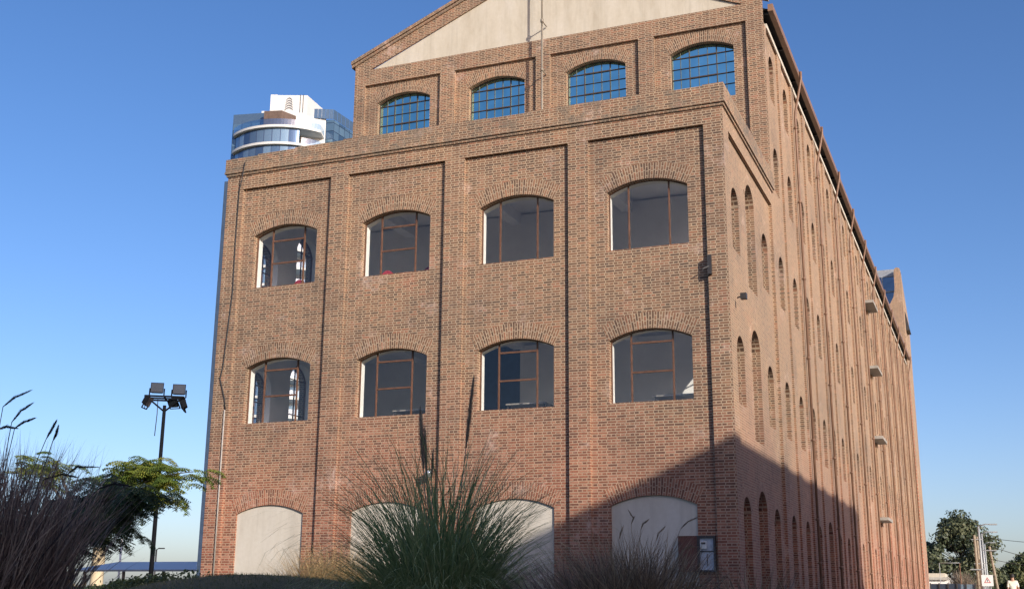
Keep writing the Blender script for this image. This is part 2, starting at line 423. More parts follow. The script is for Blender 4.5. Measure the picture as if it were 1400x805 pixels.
# side of the front block
side = MB()
SO = lambda y, tall=False: [(y, .68 if tall else .52, -1.0 if tall else -.4, 2.45 if tall else 2.2, .5 if tall else .42, False),
                            (y, .68 if tall else .52, 4.3 if tall else 5.05, 7.08 if tall else 6.53, .5 if tall else .42, False),
                            (y, .68 if tall else .52, 8.75 if tall else 9.35, 11.55 if tall else 10.78, .5 if tall else .42, False)]
DGS, DS1 = .56, .70
def front_side(mb, T, dg=DG-.02, d1=D1):
    face(mb, T, Y0, 30.46, WB, TOPR); face(mb, T, 37.2, Y1, WB, TOPR); face(mb, T, Y0, Y1, TOPR, 13.02)
    cuts = [30.46, 32.45, 35.0, 37.2]
    for k, (yc, tall) in enumerate(((31.45, False), (33.75, True), (36.05, False))):
        ops = SO(yc, tall)
        # neighbouring sheets share the recess: only its outer ends get a reveal
        panel(mb, T, cuts[k], cuts[k+1], WB, TOPR, ops, RD, dg, d1, seg=12, ring=.26, ends=(k == 0, k == 2))
front_side(side, TS, DGS, DS1)
# main side, bay after bay
NB_, PITCH_B = 22, 2.97
YS = [37.9+PITCH_B*k for k in range(NB_)]
TOPS = 19.24
def main_ops(yc, k=0):
    g = (yc, .75, -1.0, 2.35, .6, False) if k == 3 else (yc, .5, .3, 2.22, .4, False)
    return [g, (yc, .5, 5.05, 6.53, .42, False), (yc, .5, 9.4, 10.82, .42, False), (yc, .5, 13.45, 14.72, .42, False), (yc, .5, 16.9, 18.2, .4, False)]
face(side, TS, Y1, 37.9, WB, TOPS)
for k, y in enumerate(YS):
    panel(side, TS, y, y+2.2, WB, TOPS-.02, main_ops(y+1.1, k), .07, DGS, DS1, seg=10, ring=.26 if k < 12 else 0)
    face(side, TS, y+2.2, y+PITCH_B, WB, TOPS-.02)
face(side, TS, 37.9, YE, TOPS-.02, TOPS)
side.build('side_wall', [BRICKS, INNER, BRICKS, BRICK], mill)  # reveals take the darker front brick, which paints in their half-shade
left = MB()
front_side(left, TL)
face(left, TL, Y1, YB, WB, 19.3); 
left.build('left_wall', [BRICK, INNER, RINGB, BRICK], mill)
# attic front with gable
AW = [(-21.54, -18.28), (-17.66, -14.36), (-13.80, -10.44), (-9.86, -6.59)]
AP = [(XL, AW[0][0]), (AW[0][1], AW[1][0]), (AW[1][1], AW[2][0]), (AW[2][1], AW[3][0]), (AW[3][1], XR)]
att = MB()
for (a, b) in AP: face(att, TA, a, b, 11.0, 19.40)
AC = []
for (a, b) in AW:
    uc = (a+b)/2+.04; AC.append(uc)
    panel(att, TA, a, b, 11.0, 19.40, [(uc, 1.13, 16.75, 18.62, .30, False)], .11, .36, .6, ring=.45)
XM = (XL+XR)/2; GS = .42
gz = lambda x: 20.30+(min(x, 2*XM-x)-XL)*GS       # top edge of the gable
# wall band up to the plaster, then the raking brick border
face(att, TA, XL, XR, 19.40, 20.05)
px0, px1 = -21.32, 2*XM+21.32
pk = 20.06+(XM-px0)*GS
for sgn in (1, -1):
    fx = lambda x: x if sgn == 1 else 2*XM-x
    pts = [(XL, 20.05), (px0, 20.05), (XM, pk), (XM, gz(XM)), (XL, 20.30)]
    att.poly([TA(fx(u), 0, z) for u, z in pts], [(fx(u), z) for u, z in pts])
    att.poly([TA(fx(px0), 0, 20.05), TA(XM, 0, pk), TA(XM, .07, pk), TA(fx(px0), .07, 20.05)], [(0, 0), (8, 0), (8, .07), (0, .07)])
att.poly([TA(px0, 0, 20.05), TA(px1, 0, 20.05), TA(px1, .07, 20.05), TA(px0, .07, 20.05)])
att.build('attic_wall', WALLM, mill)
pl = MB(); pl.poly([TA(px0+.05, .065, 20.052), TA(px1-.05, .065, 20.052), TA(XM, .065, pk+.01)]); pl.build('gable_plaster', PLASTER, mill)
# raking coping of two projecting courses
cp = MB()
for sgn in (1, -1):
    fx = lambda x: x if sgn == 1 else 2*XM-x
    for (o0, o1, e) in ((-.02, .10, .06), (.10, .24, .13)):
        A = [(XL-.14, gz(XL)-.14*GS+o0), (XM, gz(XM)+o0), (XM, gz(XM)+o1), (XL-.14, gz(XL)-.14*GS+o1)]
        for d in (-e, .5): cp.poly([TA(fx(u), d, z) for u, z in A], [(u*1.08, z-(u*GS)) for u, z in A])
        for i in range(4):
            a, b = A[i], A[(i+1) % 4]
            if i == 1: continue
            cp.poly([TA(fx(a[0]), -e, a[1]), TA(fx(b[0]), -e, b[1]), TA(fx(b[0]), .5, b[1]), TA(fx(a[0]), .5, a[1])], [(a[0], 0), (b[0], 0), (b[0], .5), (a[0], .5)])
cp.build('gable_coping', PARAB, mill)
# flat roof of the front block, main roof, eaves
fr = MB(); fr.box(XL+.42, XR-.42, Y0+.42, Y1-.01, 12.85, 12.95); fr.build('terrace_roof', CONC, mill)
rf = MB()
for sgn in (1, -1):
    fx = lambda x: x if sgn == 1 else 2*XM-x
    q4 = [(fx(XL-.25), Y1+.45, 19.86), (fx(XL-.25), YE, 19.86), (XM, YE, 23.35), (XM, Y1+.45, 23.35)]
    rf.poly(q4); rf.poly([(a, b, c-.12) for a, b, c in q4])
rf.build('roof', ROOFM, mill)
ev = MB(); ev.box(XR-.06, XR+.025, Y1+.5, YE, TOPS+.003, TOPS+.17); ev.build('white_cornice', RENDER, mill)
dk = MB(); dk.box(XR-.5, XR-.28, Y1+.52, YE, TOPS+.17, 19.7); dk.build('eave_wall', DARKST, mill)  # set-back wall coloured dark to paint in the shade under the eave
gt = MB()
gt.poly([(XR+.17, Y1-.02, 19.60), (XR+.34, Y1-.02, 19.60), (XR+.34, Y1-.02, 19.86), (XR+.17, Y1-.02, 19.86)])
gt.box(XR+.17, XR+.34, Y1-.015, YE-.3, 19.60, 19.62)
gt.box(XR+.33, XR+.345, Y1-.015, YE-.3, 19.621, 19.86); gt.box(XR+.17, XR+.185, Y1-.015, YE-.3, 19.621, 19.86)
gt.build('gutter', GUTTER, mill)
sf = MB(); sf.box(XR-.28, XR+.168, Y1+.1, YE-.3, 19.72, 19.75); sf.build('soffit', simple('shaded_soffit', (.02, .016, .014), .8), mill)  # near-black colour stands in for the shade beneath the eave
for k in range(22):
    y = 37.7+PITCH_B*k; brk = MB(); brk.box(XR-.28, XR+.165, y, y+.06, 19.64, 19.715); brk.build('gutter_bracket', DARKST, mill)
# downpipes of the long side
for k in range(11):
    y = 43.25+5.94*k
    d = MB(); x0 = XR+.10
    d.tube([(x0, y, GZ-.1), (x0, y, 17.9), (x0+.02, y, 18.2), (XR+.36, y, 19.35), (XR+.40, y, 19.55), (XR+.40, y, 19.84)], .048, 8)
    for z in (1.2, 2.7, 5.5, 8.5, 11.5, 14.5, 17.5): d.tube([(x0, y, z), (x0, y, z+.10)], .064, 8); d.box(XR-.02, x0, y-.02, y+.02, z+.02, z+.06)
    d.build('downpipe', PIPE, mill)
for (x, z0, z1, yy) in ((XL-.075, GZ-.1, 12.9, Y0+.06),):
    d = MB(); d.box(x-.06, x+.07, yy-.06, yy+.09, z0, z1); d.build('downpipe', SLATE, mill)

# ---- windows of the front: frame, glazing bars and panes
def arch_frame(mb, T, uc, hw, sill, spring, rise, d, fw=.05, ft=.05, n=14):
    """outer frame following the opening"""
    A, *_ = arc_pts(uc, hw, spring, rise, n); B, *_ = arc_pts(uc, hw-fw, spring, rise*(hw-fw)/hw, n)
    outl = [(uc-hw, sill)]+A+[(uc+hw, sill)]; inn = [(uc-hw+fw, sill+fw)]+B+[(uc+hw-fw, sill+fw)]
    k = len(outl)
    for i in range(k):
        j = (i+1) % k
        a, b, c, e = outl[i], outl[j], inn[j], inn[i]
        mb.poly([T(a[0], d, a[1]), T(b[0], d, b[1]), T(c[0], d, c[1]), T(e[0], d, e[1])])
        mb.poly([T(a[0], d+ft, a[1]), T(b[0], d+ft, b[1]), T(c[0], d+ft, c[1]), T(e[0], d+ft, e[1])])
        mb.poly([T(e[0], d, e[1]), T(c[0], d, c[1]), T(c[0], d+ft, c[1]), T(e[0], d+ft, e[1])])
def arch_top(uc, hw, spring, rise, u):
    R = (hw*hw+rise*rise)/(2*rise); return spring+rise-R+sqrt(max(0, R*R-(u-uc)**2))
def vbar(mb, T, u, w_, z0, z1, d, t):
    a, b = u-w_/2, u+w_/2
    P = [T(a, d, z0), T(b, d, z0), T(b, d+t, z0), T(a, d+t, z0), T(a, d, z1), T(b, d, z1), T(b, d+t, z1), T(a, d+t, z1)]
    for f in ((0, 1, 5, 4), (2, 3, 7, 6), (3, 0, 4, 7), (1, 2, 6, 5), (4, 5, 6, 7), (0, 3, 2, 1)): mb.poly([P[i] for i in f])
def hbar(mb, T, u0, u1, z, w_, d, t): 
    P = [T(u0, d, z-w_/2), T(u1, d, z-w_/2), T(u1, d+t, z-w_/2), T(u0, d+t, z-w_/2), T(u0, d, z+w_/2), T(u1, d, z+w_/2), T(u1, d+t, z+w_/2), T(u0, d+t, z+w_/2)]
    for f in ((0, 1, 5, 4), (2, 3, 7, 6), (3, 0, 4, 7), (1, 2, 6, 5), (4, 5, 6, 7), (0, 3, 2, 1)): mb.poly([P[i] for i in f])
def pane(T, uc, hw, sill, spring, rise, d, mat, parent, t=.008, n=14):
    mb = MB(); A, *_ = arc_pts(uc, hw, spring, rise, n); o = [(uc-hw, sill)]+A+[(uc+hw, sill)]
    mb.poly([T(u, d, z) for u, z in o]); mb.poly([T(u, d+t, z) for u, z in reversed(o)])
    for i in range(len(o)):
        a, b = o[i], o[(i+1) % len(o)]; mb.poly([T(a[0], d, a[1]), T(a[0], d+t, a[1]), T(b[0], d+t, b[1]), T(b[0], d, b[1])])
    return mb.build('pane', mat, parent)
def front_window(uc, F, trans):
    mb = MB(); s, sp, ri = F
    arch_frame(mb, TF, uc, HW, s, sp, ri, DG-.06, .03, .05)
    for u in (uc-.575, uc+.575): vbar(mb, TF, u, .042, s+.03, arch_top(uc, HW, sp, ri, u)-.01, DG-.055, .045)
    for z in trans: hbar(mb, TF, uc-.555, uc+.555, z, .05, DG-.05, .035)
    wn = mb.build('window', STEEL, mill)
    pane(TF, uc, HW-.02, s+.01, sp, ri*.99, DG-.03, GLASS, wn)
for i, (a, b) in enumerate(BAYS):
    uc = (a+b)/2
    front_window(uc, F1, [6.66, 5.86]); front_window(uc, F2, [10.78, 10.05] if i < 2 else [])
    bp_ = MB(); A, *_ = arc_pts(uc, HW-.002, GND[0], GND[1]-.002, 16)
    o = [(uc-HW, WB+.3)]+A+[(uc+HW, WB+.3)]
    bp_.poly([TF(u, RD+.055, z) for u, z in o]); bp_.build('blind_arch', RENDER, mill)
# ---- attic windows, seven by four panes of blue film glass with a middle sash
for i, uc in enumerate(AC):
    mb = MB(); d = .30
    arch_frame(mb, TA, uc, 1.13, 16.75, 18.62, .30, d, .03, .05)
    for k in range(1, 7):
        u = uc-1.13+2.26*k/7; vbar(mb, TA, u, .034 if k in (2, 5) else .014, 16.78, arch_top(uc, 1.13, 18.62, .30, u)-.01, d+.005, .035)
    for z, w_ in ((17.30, .014), (17.72, .055), (18.12, .014), (18.52, .055)): hbar(mb, TA, uc-1.11, uc+1.11, z, w_ if w_ < .05 else .022, d+.008, .03)
    hbar(mb, TA, uc-.49, uc+.49, 17.72, .04, d+.001, .04); hbar(mb, TA, uc-.49, uc+.49, 18.52, .04, d+.001, .04)
    wn = mb.build('window', STEELD, mill)
    pane(TA, uc, 1.11, 16.76, 18.62, .295, d+.045, BLUEGL, wn)
# ---- windows of the long side: panes with one cross bar, deep in their reveals
DARKGL = simple('dark_glass', (.03, .035, .045), .08, var=.3)
def side_window(T, op, name='window', mb=None):
    DG = DGS+.02 if T is TS else .36
    own = mb is None; mb = mb or MB(); uc, hw, s, sp, ri, _ = op
    arch_frame(mb, T, uc, hw, s, sp, ri, DG-.05, .035, .05, 10)
    vbar(mb, T, uc, .03, s+.03, sp+ri-.03, DG-.045, .04); hbar(mb, T, uc-hw+.03, uc+hw-.03, (s+sp)/2+.2, .03, DG-.04, .03); hbar(mb, T, uc-hw+.03, uc+hw-.03, sp, .03, DG-.04, .03)
    if own:
        wn = mb.build(name, STEEL, mill); pane(T, uc, hw-.015, s+.01, sp, ri*.98, DG-.02, GLASS, wn, n=10)
for T in (TS, TL):
    for yc, tall in ((31.45, False), (33.75, True), (36.05, False)):
        for op in SO(yc, tall): side_window(T, op)
far_w = MB(); far_p = MB()
for k, y in enumerate(YS):
    for op in main_ops(y+1.1, k):
        if k < 14: side_window(TS, op)
        else: side_window(TS, op, mb=far_w)
fw_ = far_w.build('window', STEEL, mill); fw_['kind'] = 'stuff'
# ---- rooms behind the windows of the front block
inn = MB()
x0, x1, ya, yb = XL+D1, XR-DS1, Y0+D1, Y1-.25
for z in (4.2, 8.45):
    inn.box(x0, x1, ya, yb, z-.25, z, 1); 
inn.box(x0, x1, ya, yb, 12.35, 12.55, 0)
for z0_, z1_ in ((-.6, 3.94), (4.2, 8.2), (8.45, 12.35)): inn.poly([(x0, yb, z0_), (x1, yb, z0_), (x1, yb, z1_), (x0, yb, z1_)], m=0)
inn.box(x0, x1, ya, yb, 8.18, 8.2, 0); inn.box(x0, x1, ya, yb, 3.93, 3.95, 0)
for z in (8.2, 12.35):
    for x in (-17.86, -13.96, -10.12): inn.box(x-.18, x+.18, ya, yb, z-.38, z-.003, 0)
inn.box(-13.9, x1, 34.9, 35.05, 4.2, 7.93, 0); inn.box(-16.4, -13.91, 34.95, 35.05, 4.2, 7.93, 2); inn.box(-20.4, x1, 34.6, 34.75, 8.45, 12.3, 0)
inn.build('interior', [INNER, FLOORM, NAVY], mill)
# ---- cantilevered concrete ledges on the long side
for z in (16.4, 12.6, 8.65, 4.22):
    m = MB(); m.box(XR-.08, XR+.52, 67.9, 70.6, z, z+.16); m.build('ledge', simple('ledge_concrete', (.30, .28, .25), .85, var=.3, scale=3) if z > 16 else bpy.data.materials['ledge_concrete'], mill)
# ---- end block behind the long wing, with its curved parapet
eb = MB()
XE = XR+.10
prof = [(-22, 24.0), (-8.2, 24.0), (-7.5, 24.2), (-6.9, 24.7), (-6.58, 25.3), (-6.45, 26.0), (-6.43, 27.5), (-6.36, 27.75), (-6.2, 27.85), (XE-.06, 27.75), (XE, 27.4)]
pts = [(XE, WB), (XL, WB)]
for y, mm in ((YE+.002, 0), (YE+.62, 0)):
    for a, b in zip(prof[:-1], prof[1:]): eb.poly([(a[0], y, WB), (b[0], y, WB), (b[0], y, b[1]), (a[0], y, a[1])])
for a, b in zip(prof[:-1], prof[1:]): eb.poly([(a[0], YE+.002, a[1]), (b[0], YE+.002, b[1]), (b[0], YE+.62, b[1]), (a[0], YE+.62, a[1])], m=1)
eb.poly([(XE, YE+.002, WB), (XE, YB, WB), (XE, YB, 24.2), (XE, YE+.62, 27.3), (XE, YE+.002, 27.3)])
eb.poly([(XE, YB, WB), (XL, YB, WB), (XL, YB, 24.0), (XE, YB, 24.2)])
eb.poly([(XL, YE, 24.0), (XE-.3, YE, 24.0), (XE-.3, YB, 24.0), (XL, YB, 24.0)])
for k in range(60):
    z = .2+k*.3
    eb.box(XE-.02, XE+.03, YE+.35, YE+.75, z, z+.15, 2)
eb.build('end_block', [BRICKS, CONC, simple('red_brick_quoin', (.40, .13, .07), .9)], mill)
gb = MB(); gb.box(-9.6, -6.47, YE+1.0, YE+4, 24.0, 27.9); gl_ = gb.build('roof_light', film_mat('grey_blue_glass', (.12, .16, .21), .15), mill)
gb = MB(); gb.box(-9.7, -6.46, YE+.9, YE+4.1, 27.3, 27.95); gb.box(-9.7, -6.46, YE+.92, YE+.98, 25.9, 26.05)
gb.bar((-7.5, YE+.95, 24), (-7.5, YE+.95, 27.3), .08, .08); gb.build('roof_light_frame', simple('light_grey_metal', (.25, .27, .3), .6), mill)
hd = MB(); hd.poly([(XE+.01, YE+1.6, 24.3), (XE+.3, YE+1.6, 22.6), (XE+.3, YE+3.6, 22.6), (XE+.01, YE+3.6, 24.3)]); hd.poly([(XE+.01, YE+1.6, 24.3), (XE+.3, YE+1.6, 22.6), (XE+.01, YE+1.6, 22.6)])
hd.poly([(XE+.01, YE+1.6, 22.6), (XE+.3, YE+1.6, 22.6), (XE+.3, YE+3.6, 22.6), (XE+.01, YE+3.6, 22.6)]); hd.build('hood', DARKST, mill)

# ---------------------------------------------------------------- fittings on the walls
def fit(name, label, cat, mb, mats, loc=None): return tag(mb.build(name, mats), label, cat)
# lightning rod in front of the attic
t = thing('lightning_rod', 'tall thin pale rod standing against the attic gable on brackets', 'rod', (-14.1, Y1-.42, 13.7))
rx, ry = -13.94, Y1-.46
m = MB(); m.tube([(rx, ry, 13.55), (rx, ry, 20.3)], .038, 10); m.tube([(rx, ry, 20.3), (rx, ry, 26.5)], .03, 8); m.build('rod', ROD, t)
for z in (18.6, 20.55):
    m = MB(); m.bar((rx, ry-.06, z), (rx, Y1+.02, z), .03, .04); m.tube([(rx, ry, z-.06), (rx, ry, z+.06)], .062, 8); m.build('bracket', ROD, t)
m = MB(); m.box(rx-.16, rx+.16, ry-.14, ry+.14, 13.66, 13.76); m.bar((rx-.14, ry, 13.76), (rx-.02, ry, 14.1), .04, .04); m.bar((rx+.14, ry, 13.76), (rx+.02, ry, 14.1), .04, .04); m.build('foot', CONC, t)
# floodlight box on the corner pilaster
t = thing('wall_lamp', 'black box lamp on the right corner pilaster of the brick front', 'lamp', (-6.37, Y0, 8.5))
m = MB(); m.box(-6.50, -6.40, Y0-.12, Y0-.01, 8.28, 8.80); m.build('housing', DARKST, t)
m = MB(); m.bar((-6.45, Y0-.1, 8.5), (-6.62, Y0-.16, 8.42), .03, .03); m.build('arm', DARKST, t)
t = thing('wall_lamp', 'small dark lamp on a short arm on the sunlit side wall near the corner', 'lamp', (XR, 30.9, 7.9))
m = MB(); m.bar((XR, 30.75, 7.85), (XR+.18, 30.75, 7.9), .03, .03); m.build('arm', DARKST, t)
m = MB(); m.box(XR+.1, XR+.26, 30.66, 30.84, 7.80, 7.96); m.build('housing', DARKST, t)
p = at(586, 648, Y0-.12)
t = thing('wall_lamp', 'round silver floodlight on the front wall above the big green grass', 'lamp', p)
m = MB(); m.lathe([(.02, -.10), (.08, -.08), (.11, .02), (.11, .08), (.06, .11), (0.01, .12)], p, 14); m.build('shade', simple('silver', (.6, .62, .65), .25, .7), t)
m = MB(); m.bar((p.x, p.y, p.z+.1), (p.x, Y0+.11, p.z+.16), .04, .04); m.build('arm', DARKST, t)
# electric cabinet with its door open
t = thing('meter_cabinet', 'grey electric meter cabinet with rusty brown door swung open beside the right blind arch', 'cabinet', (-6.8, Y0+RD, 1.1))
yb_ = Y0+RD-.02
m = MB(); m.box(-7.03, -6.98, yb_-.10, yb_, .66, 1.54); m.box(-6.62, -6.57, yb_-.10, yb_, .66, 1.54); m.box(-6.98, -6.62, yb_-.10, yb_, 1.49, 1.54); m.box(-6.98, -6.62, yb_-.10, yb_, .66, .70); m.build('frame', DARKST, t)
m = MB(); m.box(-6.98, -6.62, yb_-.03, yb_-.005, .70, 1.49); m.build('back_panel', simple('galvanised_panel', (.42, .46, .52), .5, var=.35, scale=9), t)
m = MB(); m.box(-6.95, -6.80, yb_-.085, yb_-.032, 1.22, 1.40); me_ = m.build('meter', simple('meter_white', (.65, .66, .64), .4), t)
m = MB(); m.box(-6.93, -6.82, yb_-.09, yb_-.086, 1.33, 1.38); m.build('dial', DARKST, me_)
m = MB(); m.box(-6.975, -6.625, yb_-.05, yb_-.031, 1.14, 1.17); m.box(-6.80, -6.785, yb_-.05, yb_-.031, .8, 1.1); m.build('rail', DARKST, t)
m = MB(); m.box(-7.52, -7.035, yb_-.09, yb_-.06, .66, 1.54); m.build('door', simple('rust_brown_door', (.12, .045, .03), .7, var=.4, scale=5), t)
# cable and pale conduit on the left pilaster
m = MB(); yy = Y0-.03
m.tube([at(335, 222, Y0-.11), at(331, 244, Y0-.13), at(327, 262, yy), at(322, 330, yy), at(318, 400, yy), at(305, 500, yy), at(301, 518, yy), at(307, 545, yy), at(308, 560, yy)], .016, 6)
fit('cable', 'thin black cable hanging down the left corner pilaster', 'cable', m, BLACK)
a, b = at(307, 560, Y0-.03), at(296, 782, Y0-.03)
m = MB(); m.tube([a, (a.x, a.y, b.z-.3)], .022, 8); fit('conduit', 'pale thin conduit pipe rising up the left corner pilaster from the grass', 'pipe', m, simple('grey_conduit', (.36, .33, .30), .5))
pz = 33.05
m = MB(); m.tube([(XR-.24, pz+.2, 4.4), (XR-.24, pz+.2, 7.0)], .05, 8); m.build('downpipe', simple('zinc_pipe', (.3, .33, .34), .45, .4), mill)
m = MB(); m.tube([(XR-.24, pz+.2, 8.85), (XR-.24, pz+.2, 11.5)], .05, 8); m.build('downpipe', bpy.data.materials['zinc_pipe'], mill)

# ---------------------------------------------------------------- furniture seen over the sills
WOODD = simple('desk_top', (.30, .27, .23), .5); CHR = simple('red_chair', (.30, .02, .03), .6)
def desk(x, y, z, label):
    t = thing('desk', label, 'desk', (x, y, z), 'desks behind the first floor windows')
    m = MB(); m.box(x-.6, x+.6, y-.35, y+.35, z+1.06, z+1.10); m.build('desk_top', WOODD, t)
    for sx in (-.55, .55):
        for sy in (-.3, .3):
            m = MB(); m.tube([(x+sx, y+sy, z), (x+sx, y+sy, z+1.06)], .02, 6); m.build('leg', DARKST, t)
desk(-7.7, 30.9, 4.2, 'grey desk inside the right lower window of the sunlit brick front')
desk(-12.0, 30.9, 4.2, 'grey desk inside the third lower window from the left')
desk(-15.6, 30.9, 4.2, 'grey desk inside the second lower window from the left')
def chair(x, y, z, label):
    t = thing('chair', label, 'chair', (x, y, z), 'red chairs behind the second floor windows')
    m = MB(); m.box(x-.24, x+.24, y-.24, y+.24, z+.70, z+.77); m.build('seat', CHR, t)
    m = MB(); A = [(x+.26*sin(a), z+.77+.36*cos(a)) for a in [(-pi/2+pi*i/10) for i in range(11)]]
    for yy in (y-.26, y-.20): m.poly([(u, yy, zz) for u, zz in A])
    for a_, b_ in zip(A, A[1:]+A[:1]): m.poly([(a_[0], y-.26, a_[1]), (b_[0], y-.26, b_[1]), (b_[0], y-.2, b_[1]), (a_[0], y-.2, a_[1])])
    m.build('backrest', CHR, t)
    for sx in (-.2, .2):
        for sy in (-.2, .2):
            m = MB(); m.tube([(x+sx, y+sy, z), (x+sx, y+sy, z+.70)], .018, 6); m.build('leg', DARKST, t)
chair(-19.6, 30.75, 8.45, 'red chair back just above the sill of the upper left window')
chair(-16.5, 30.75, 8.45, 'red chair back at the left end of the second upper window')
chair(-15.1, 30.8, 8.45, 'red chair back at the right end of the second upper window')

# ---------------------------------------------------------------- the neighbouring building that throws the shadow (right of the view)
nb = thing('neighbouring_building', 'plain pale building across the road, outside the picture to the right', 'building', (16.4, 20, GZ))
NBW = plaster_mat('neighbour_plaster', (.50, .46, .40), (.42, .38, .32), (.55, .51, .46))
NTOP = 14.15
m = MB(); m.box(16.4, 16.9, -45, 41.6, GZ-.3, NTOP); m.box(16.9, 24.5, -45, 41.4, GZ-.3, 11.2); m.build('wall', NBW, nb)
for y in range(-42, 40, 4):
    for z in (.4, 4.0, 7.6):
        m = MB(); m.box(16.34, 16.42, y, y+1.5, z, z+1.9); wn = m.build('window', WHITE, nb)
        m = MB(); m.box(16.325, 16.339, y+.08, y+1.42, z+.08, z+1.82); m.build('pane', DARKGL, wn)

# ---------------------------------------------------------------- apartment tower far behind on the left
TY = 160.0
PF = at(397, 171, TY); ang = atan2(-PF.x, PF.y)
FW = Vector((-sin(ang), cos(ang), 0)); RT = Vector((cos(ang), sin(ang), 0))
TC = PF+FW*10.4
tw = thing('apartment_tower', 'tall white and blue glass apartment tower with curved balconies far behind the mill', 'tower', (TC.x, TC.y, GZ))
def W(u, v, z): p = TC+RT*u+FW*v; return Vector((p.x, p.y, z))
ZT = PF.z                                            # top of the upper curved slab
q = NB('tower_glass'); uvn = q.uv(); b = q.n('ShaderNodeTexBrick'); q.l(uvn, b.inputs['Vector']); b.offset = 0; b.squash = 1
b.inputs['Scale'].default_value = 1; b.inputs['Brick Width'].default_value = 1.45; b.inputs['Row Height'].default_value = 3.1; b.inputs['Mortar Size'].default_value = .07
b.inputs['Color1'].default_value = (.06, .11, .20, 1); b.inputs['Color2'].default_value = (.30, .42, .50, 1); b.inputs['Mortar'].default_value = (.10, .13, .2, 1)
q.l(b.outputs['Color'], q.b.inputs['Base Color']); q.set(Metallic=.55, Roughness=.12); TGL = q.mat
q = NB('tower_dark_glass'); uvn = q.uv(); b = q.n('ShaderNodeTexBrick'); q.l(uvn, b.inputs['Vector']); b.offset = 0
b.inputs['Scale'].default_value = 1; b.inputs['Brick Width'].default_value = 1.7; b.inputs['Row Height'].default_value = 1.55; b.inputs['Mortar Size'].default_value = .06
b.inputs['Color1'].default_value = (.05, .10, .17, 1); b.inputs['Color2'].default_value = (.16, .26, .34, 1); b.inputs['Mortar'].default_value = (.03, .05, .09, 1)
q.l(b.outputs['Color'], q.b.inputs['Base Color']); q.set(Metallic=.5, Roughness=.12); TDG = q.mat
TWH = simple('tower_white', (.55, .55, .54), .6, var=.05, scale=.5)
TRAIL = glass_mat('tower_rail_glass', tint=(.72, .82, .90), base=.18)
def tprism(pts, z0, z1, mb, m=0):
    w_ = [W(u, v, 0) for u, v in pts]; n = len(w_); acc = 0
    for i in range(n):
        a, b_ = w_[i], w_[(i+1) % n]; d = (b_-a).length
        mb.poly([(a.x, a.y, z0), (b_.x, b_.y, z0), (b_.x, b_.y, z1), (a.x, a.y, z1)], [(acc, z0), (acc+d, z0), (acc+d, z1), (acc, z1)], m); acc += d
    mb.poly([(p.x, p.y, z1) for p in w_], m=m); mb.poly([(p.x, p.y, z0) for p in reversed(w_)], m=m)
def ringp(r, a0, a1, n=40, back=None):
    return [(r*sin(a0+(a1-a0)*i/n), -r*cos(a0+(a1-a0)*i/n)) for i in range(n+1)]+(back or [])
FH = 3.12; NF = 25
A0, AG, A1 = radians(-68), radians(9), radians(30)
m = MB(); tprism(ringp(9.9, A0, AG, 40, [(2.0, -4), (-8, -2)]), GZ, ZT-.3, m); m.build('curved_glazing', TGL, tw)
for k in range(NF+1):
    z = ZT-FH*k
    if z < GZ+1: break
    m = MB(); tprism(ringp(10.45, A0, A1, 44, [(6.0, -6.2), (2, -3.5), (-9, -1)]), z-.42, z, m); sl = m.build('floor_slab', TWH, tw)
    m = MB(); a_ = AG+radians(2)
    pts = ringp(10.38, A0 if k == 0 else a_, A1, 30)
    for i in range(len(pts)-1):
        (u0, v0), (u1, v1) = pts[i], pts[i+1]
        m.poly([W(u0, v0, z), W(u1, v1, z), W(u1, v1, z+1.1), W(u0, v0, z+1.1)]); m.poly([W(u0*.995, v0*.995, z), W(u1*.995, v1*.995, z), W(u1*.995, v1*.995, z+1.1), W(u0*.995, v0*.995, z+1.1)])
    m.poly([W(*pts[-1], z), W(6.0, -6.3, z), W(6.0, -6.3, z+1.1), W(*pts[-1], z+1.1)])
    m.build('railing', TRAIL, sl)
m = MB(); tprism([(1.9, -6.6), (6.1, -6.3), (6.6, 2), (1.9, 2)], GZ, ZT+3.5, m); m.build('white_core', TWH, tw)
m = MB()
for k in range(NF): m.poly([W(2.2, -6.63, ZT-FH*k-2.6), W(3.6, -6.55, ZT-FH*k-2.6), W(3.6, -6.55, ZT-FH*k-.9), W(2.2, -6.63, ZT-FH*k-.9)])
m.build('balcony_doors', TDG, tw)
m = MB(); tprism([(6.12, -6.2), (7.35, -6.9), (13.5, 1.5), (7, 4)], GZ, ZT+3.1, m); m.build('glass_wing', TDG, tw)
m = MB()
for (a, b_) in (((4.0, -6.5), (7.35, -6.9)), ((7.35, -6.9), (13.5, 1.5))):
    n = 5 if a[0] < 5 else 8
    for i in range(n):
        p0 = (a[0]+(b_[0]-a[0])*i/n, a[1]+(b_[1]-a[1])*i/n); p1 = (a[0]+(b_[0]-a[0])*(i+.94)/n, a[1]+(b_[1]-a[1])*(i+.94)/n)
        m.poly([W(*p0, ZT+3.2), W(*p1, ZT+3.2), W(*p1, ZT+5.0), W(*p0, ZT+5.0)]); m.poly([W(p0[0], p0[1]+.05, ZT+3.2), W(p1[0], p1[1]+.05, ZT+3.2), W(p1[0], p1[1]+.05, ZT+5.0), W(p0[0], p0[1]+.05, ZT+5.0)])
m.build('roof_railing', simple('tower_rail_blue', (.10, .16, .24), .2, .4), tw)
m = MB(); tprism([(-9.9, -3.0), (-3.5, -5.6), (-2, 4), (-9, 4)], GZ, ZT+2.2, m); m.build('glass_wing', TDG, tw)
m = MB(); tprism([(-9.9, -3.0), (-3.5, -5.6), (-3.4, -5.5), (-9.8, -2.9)], ZT+2.2, ZT+4.0, m); m.build('roof_railing', bpy.data.materials['tower_rail_blue'], tw)
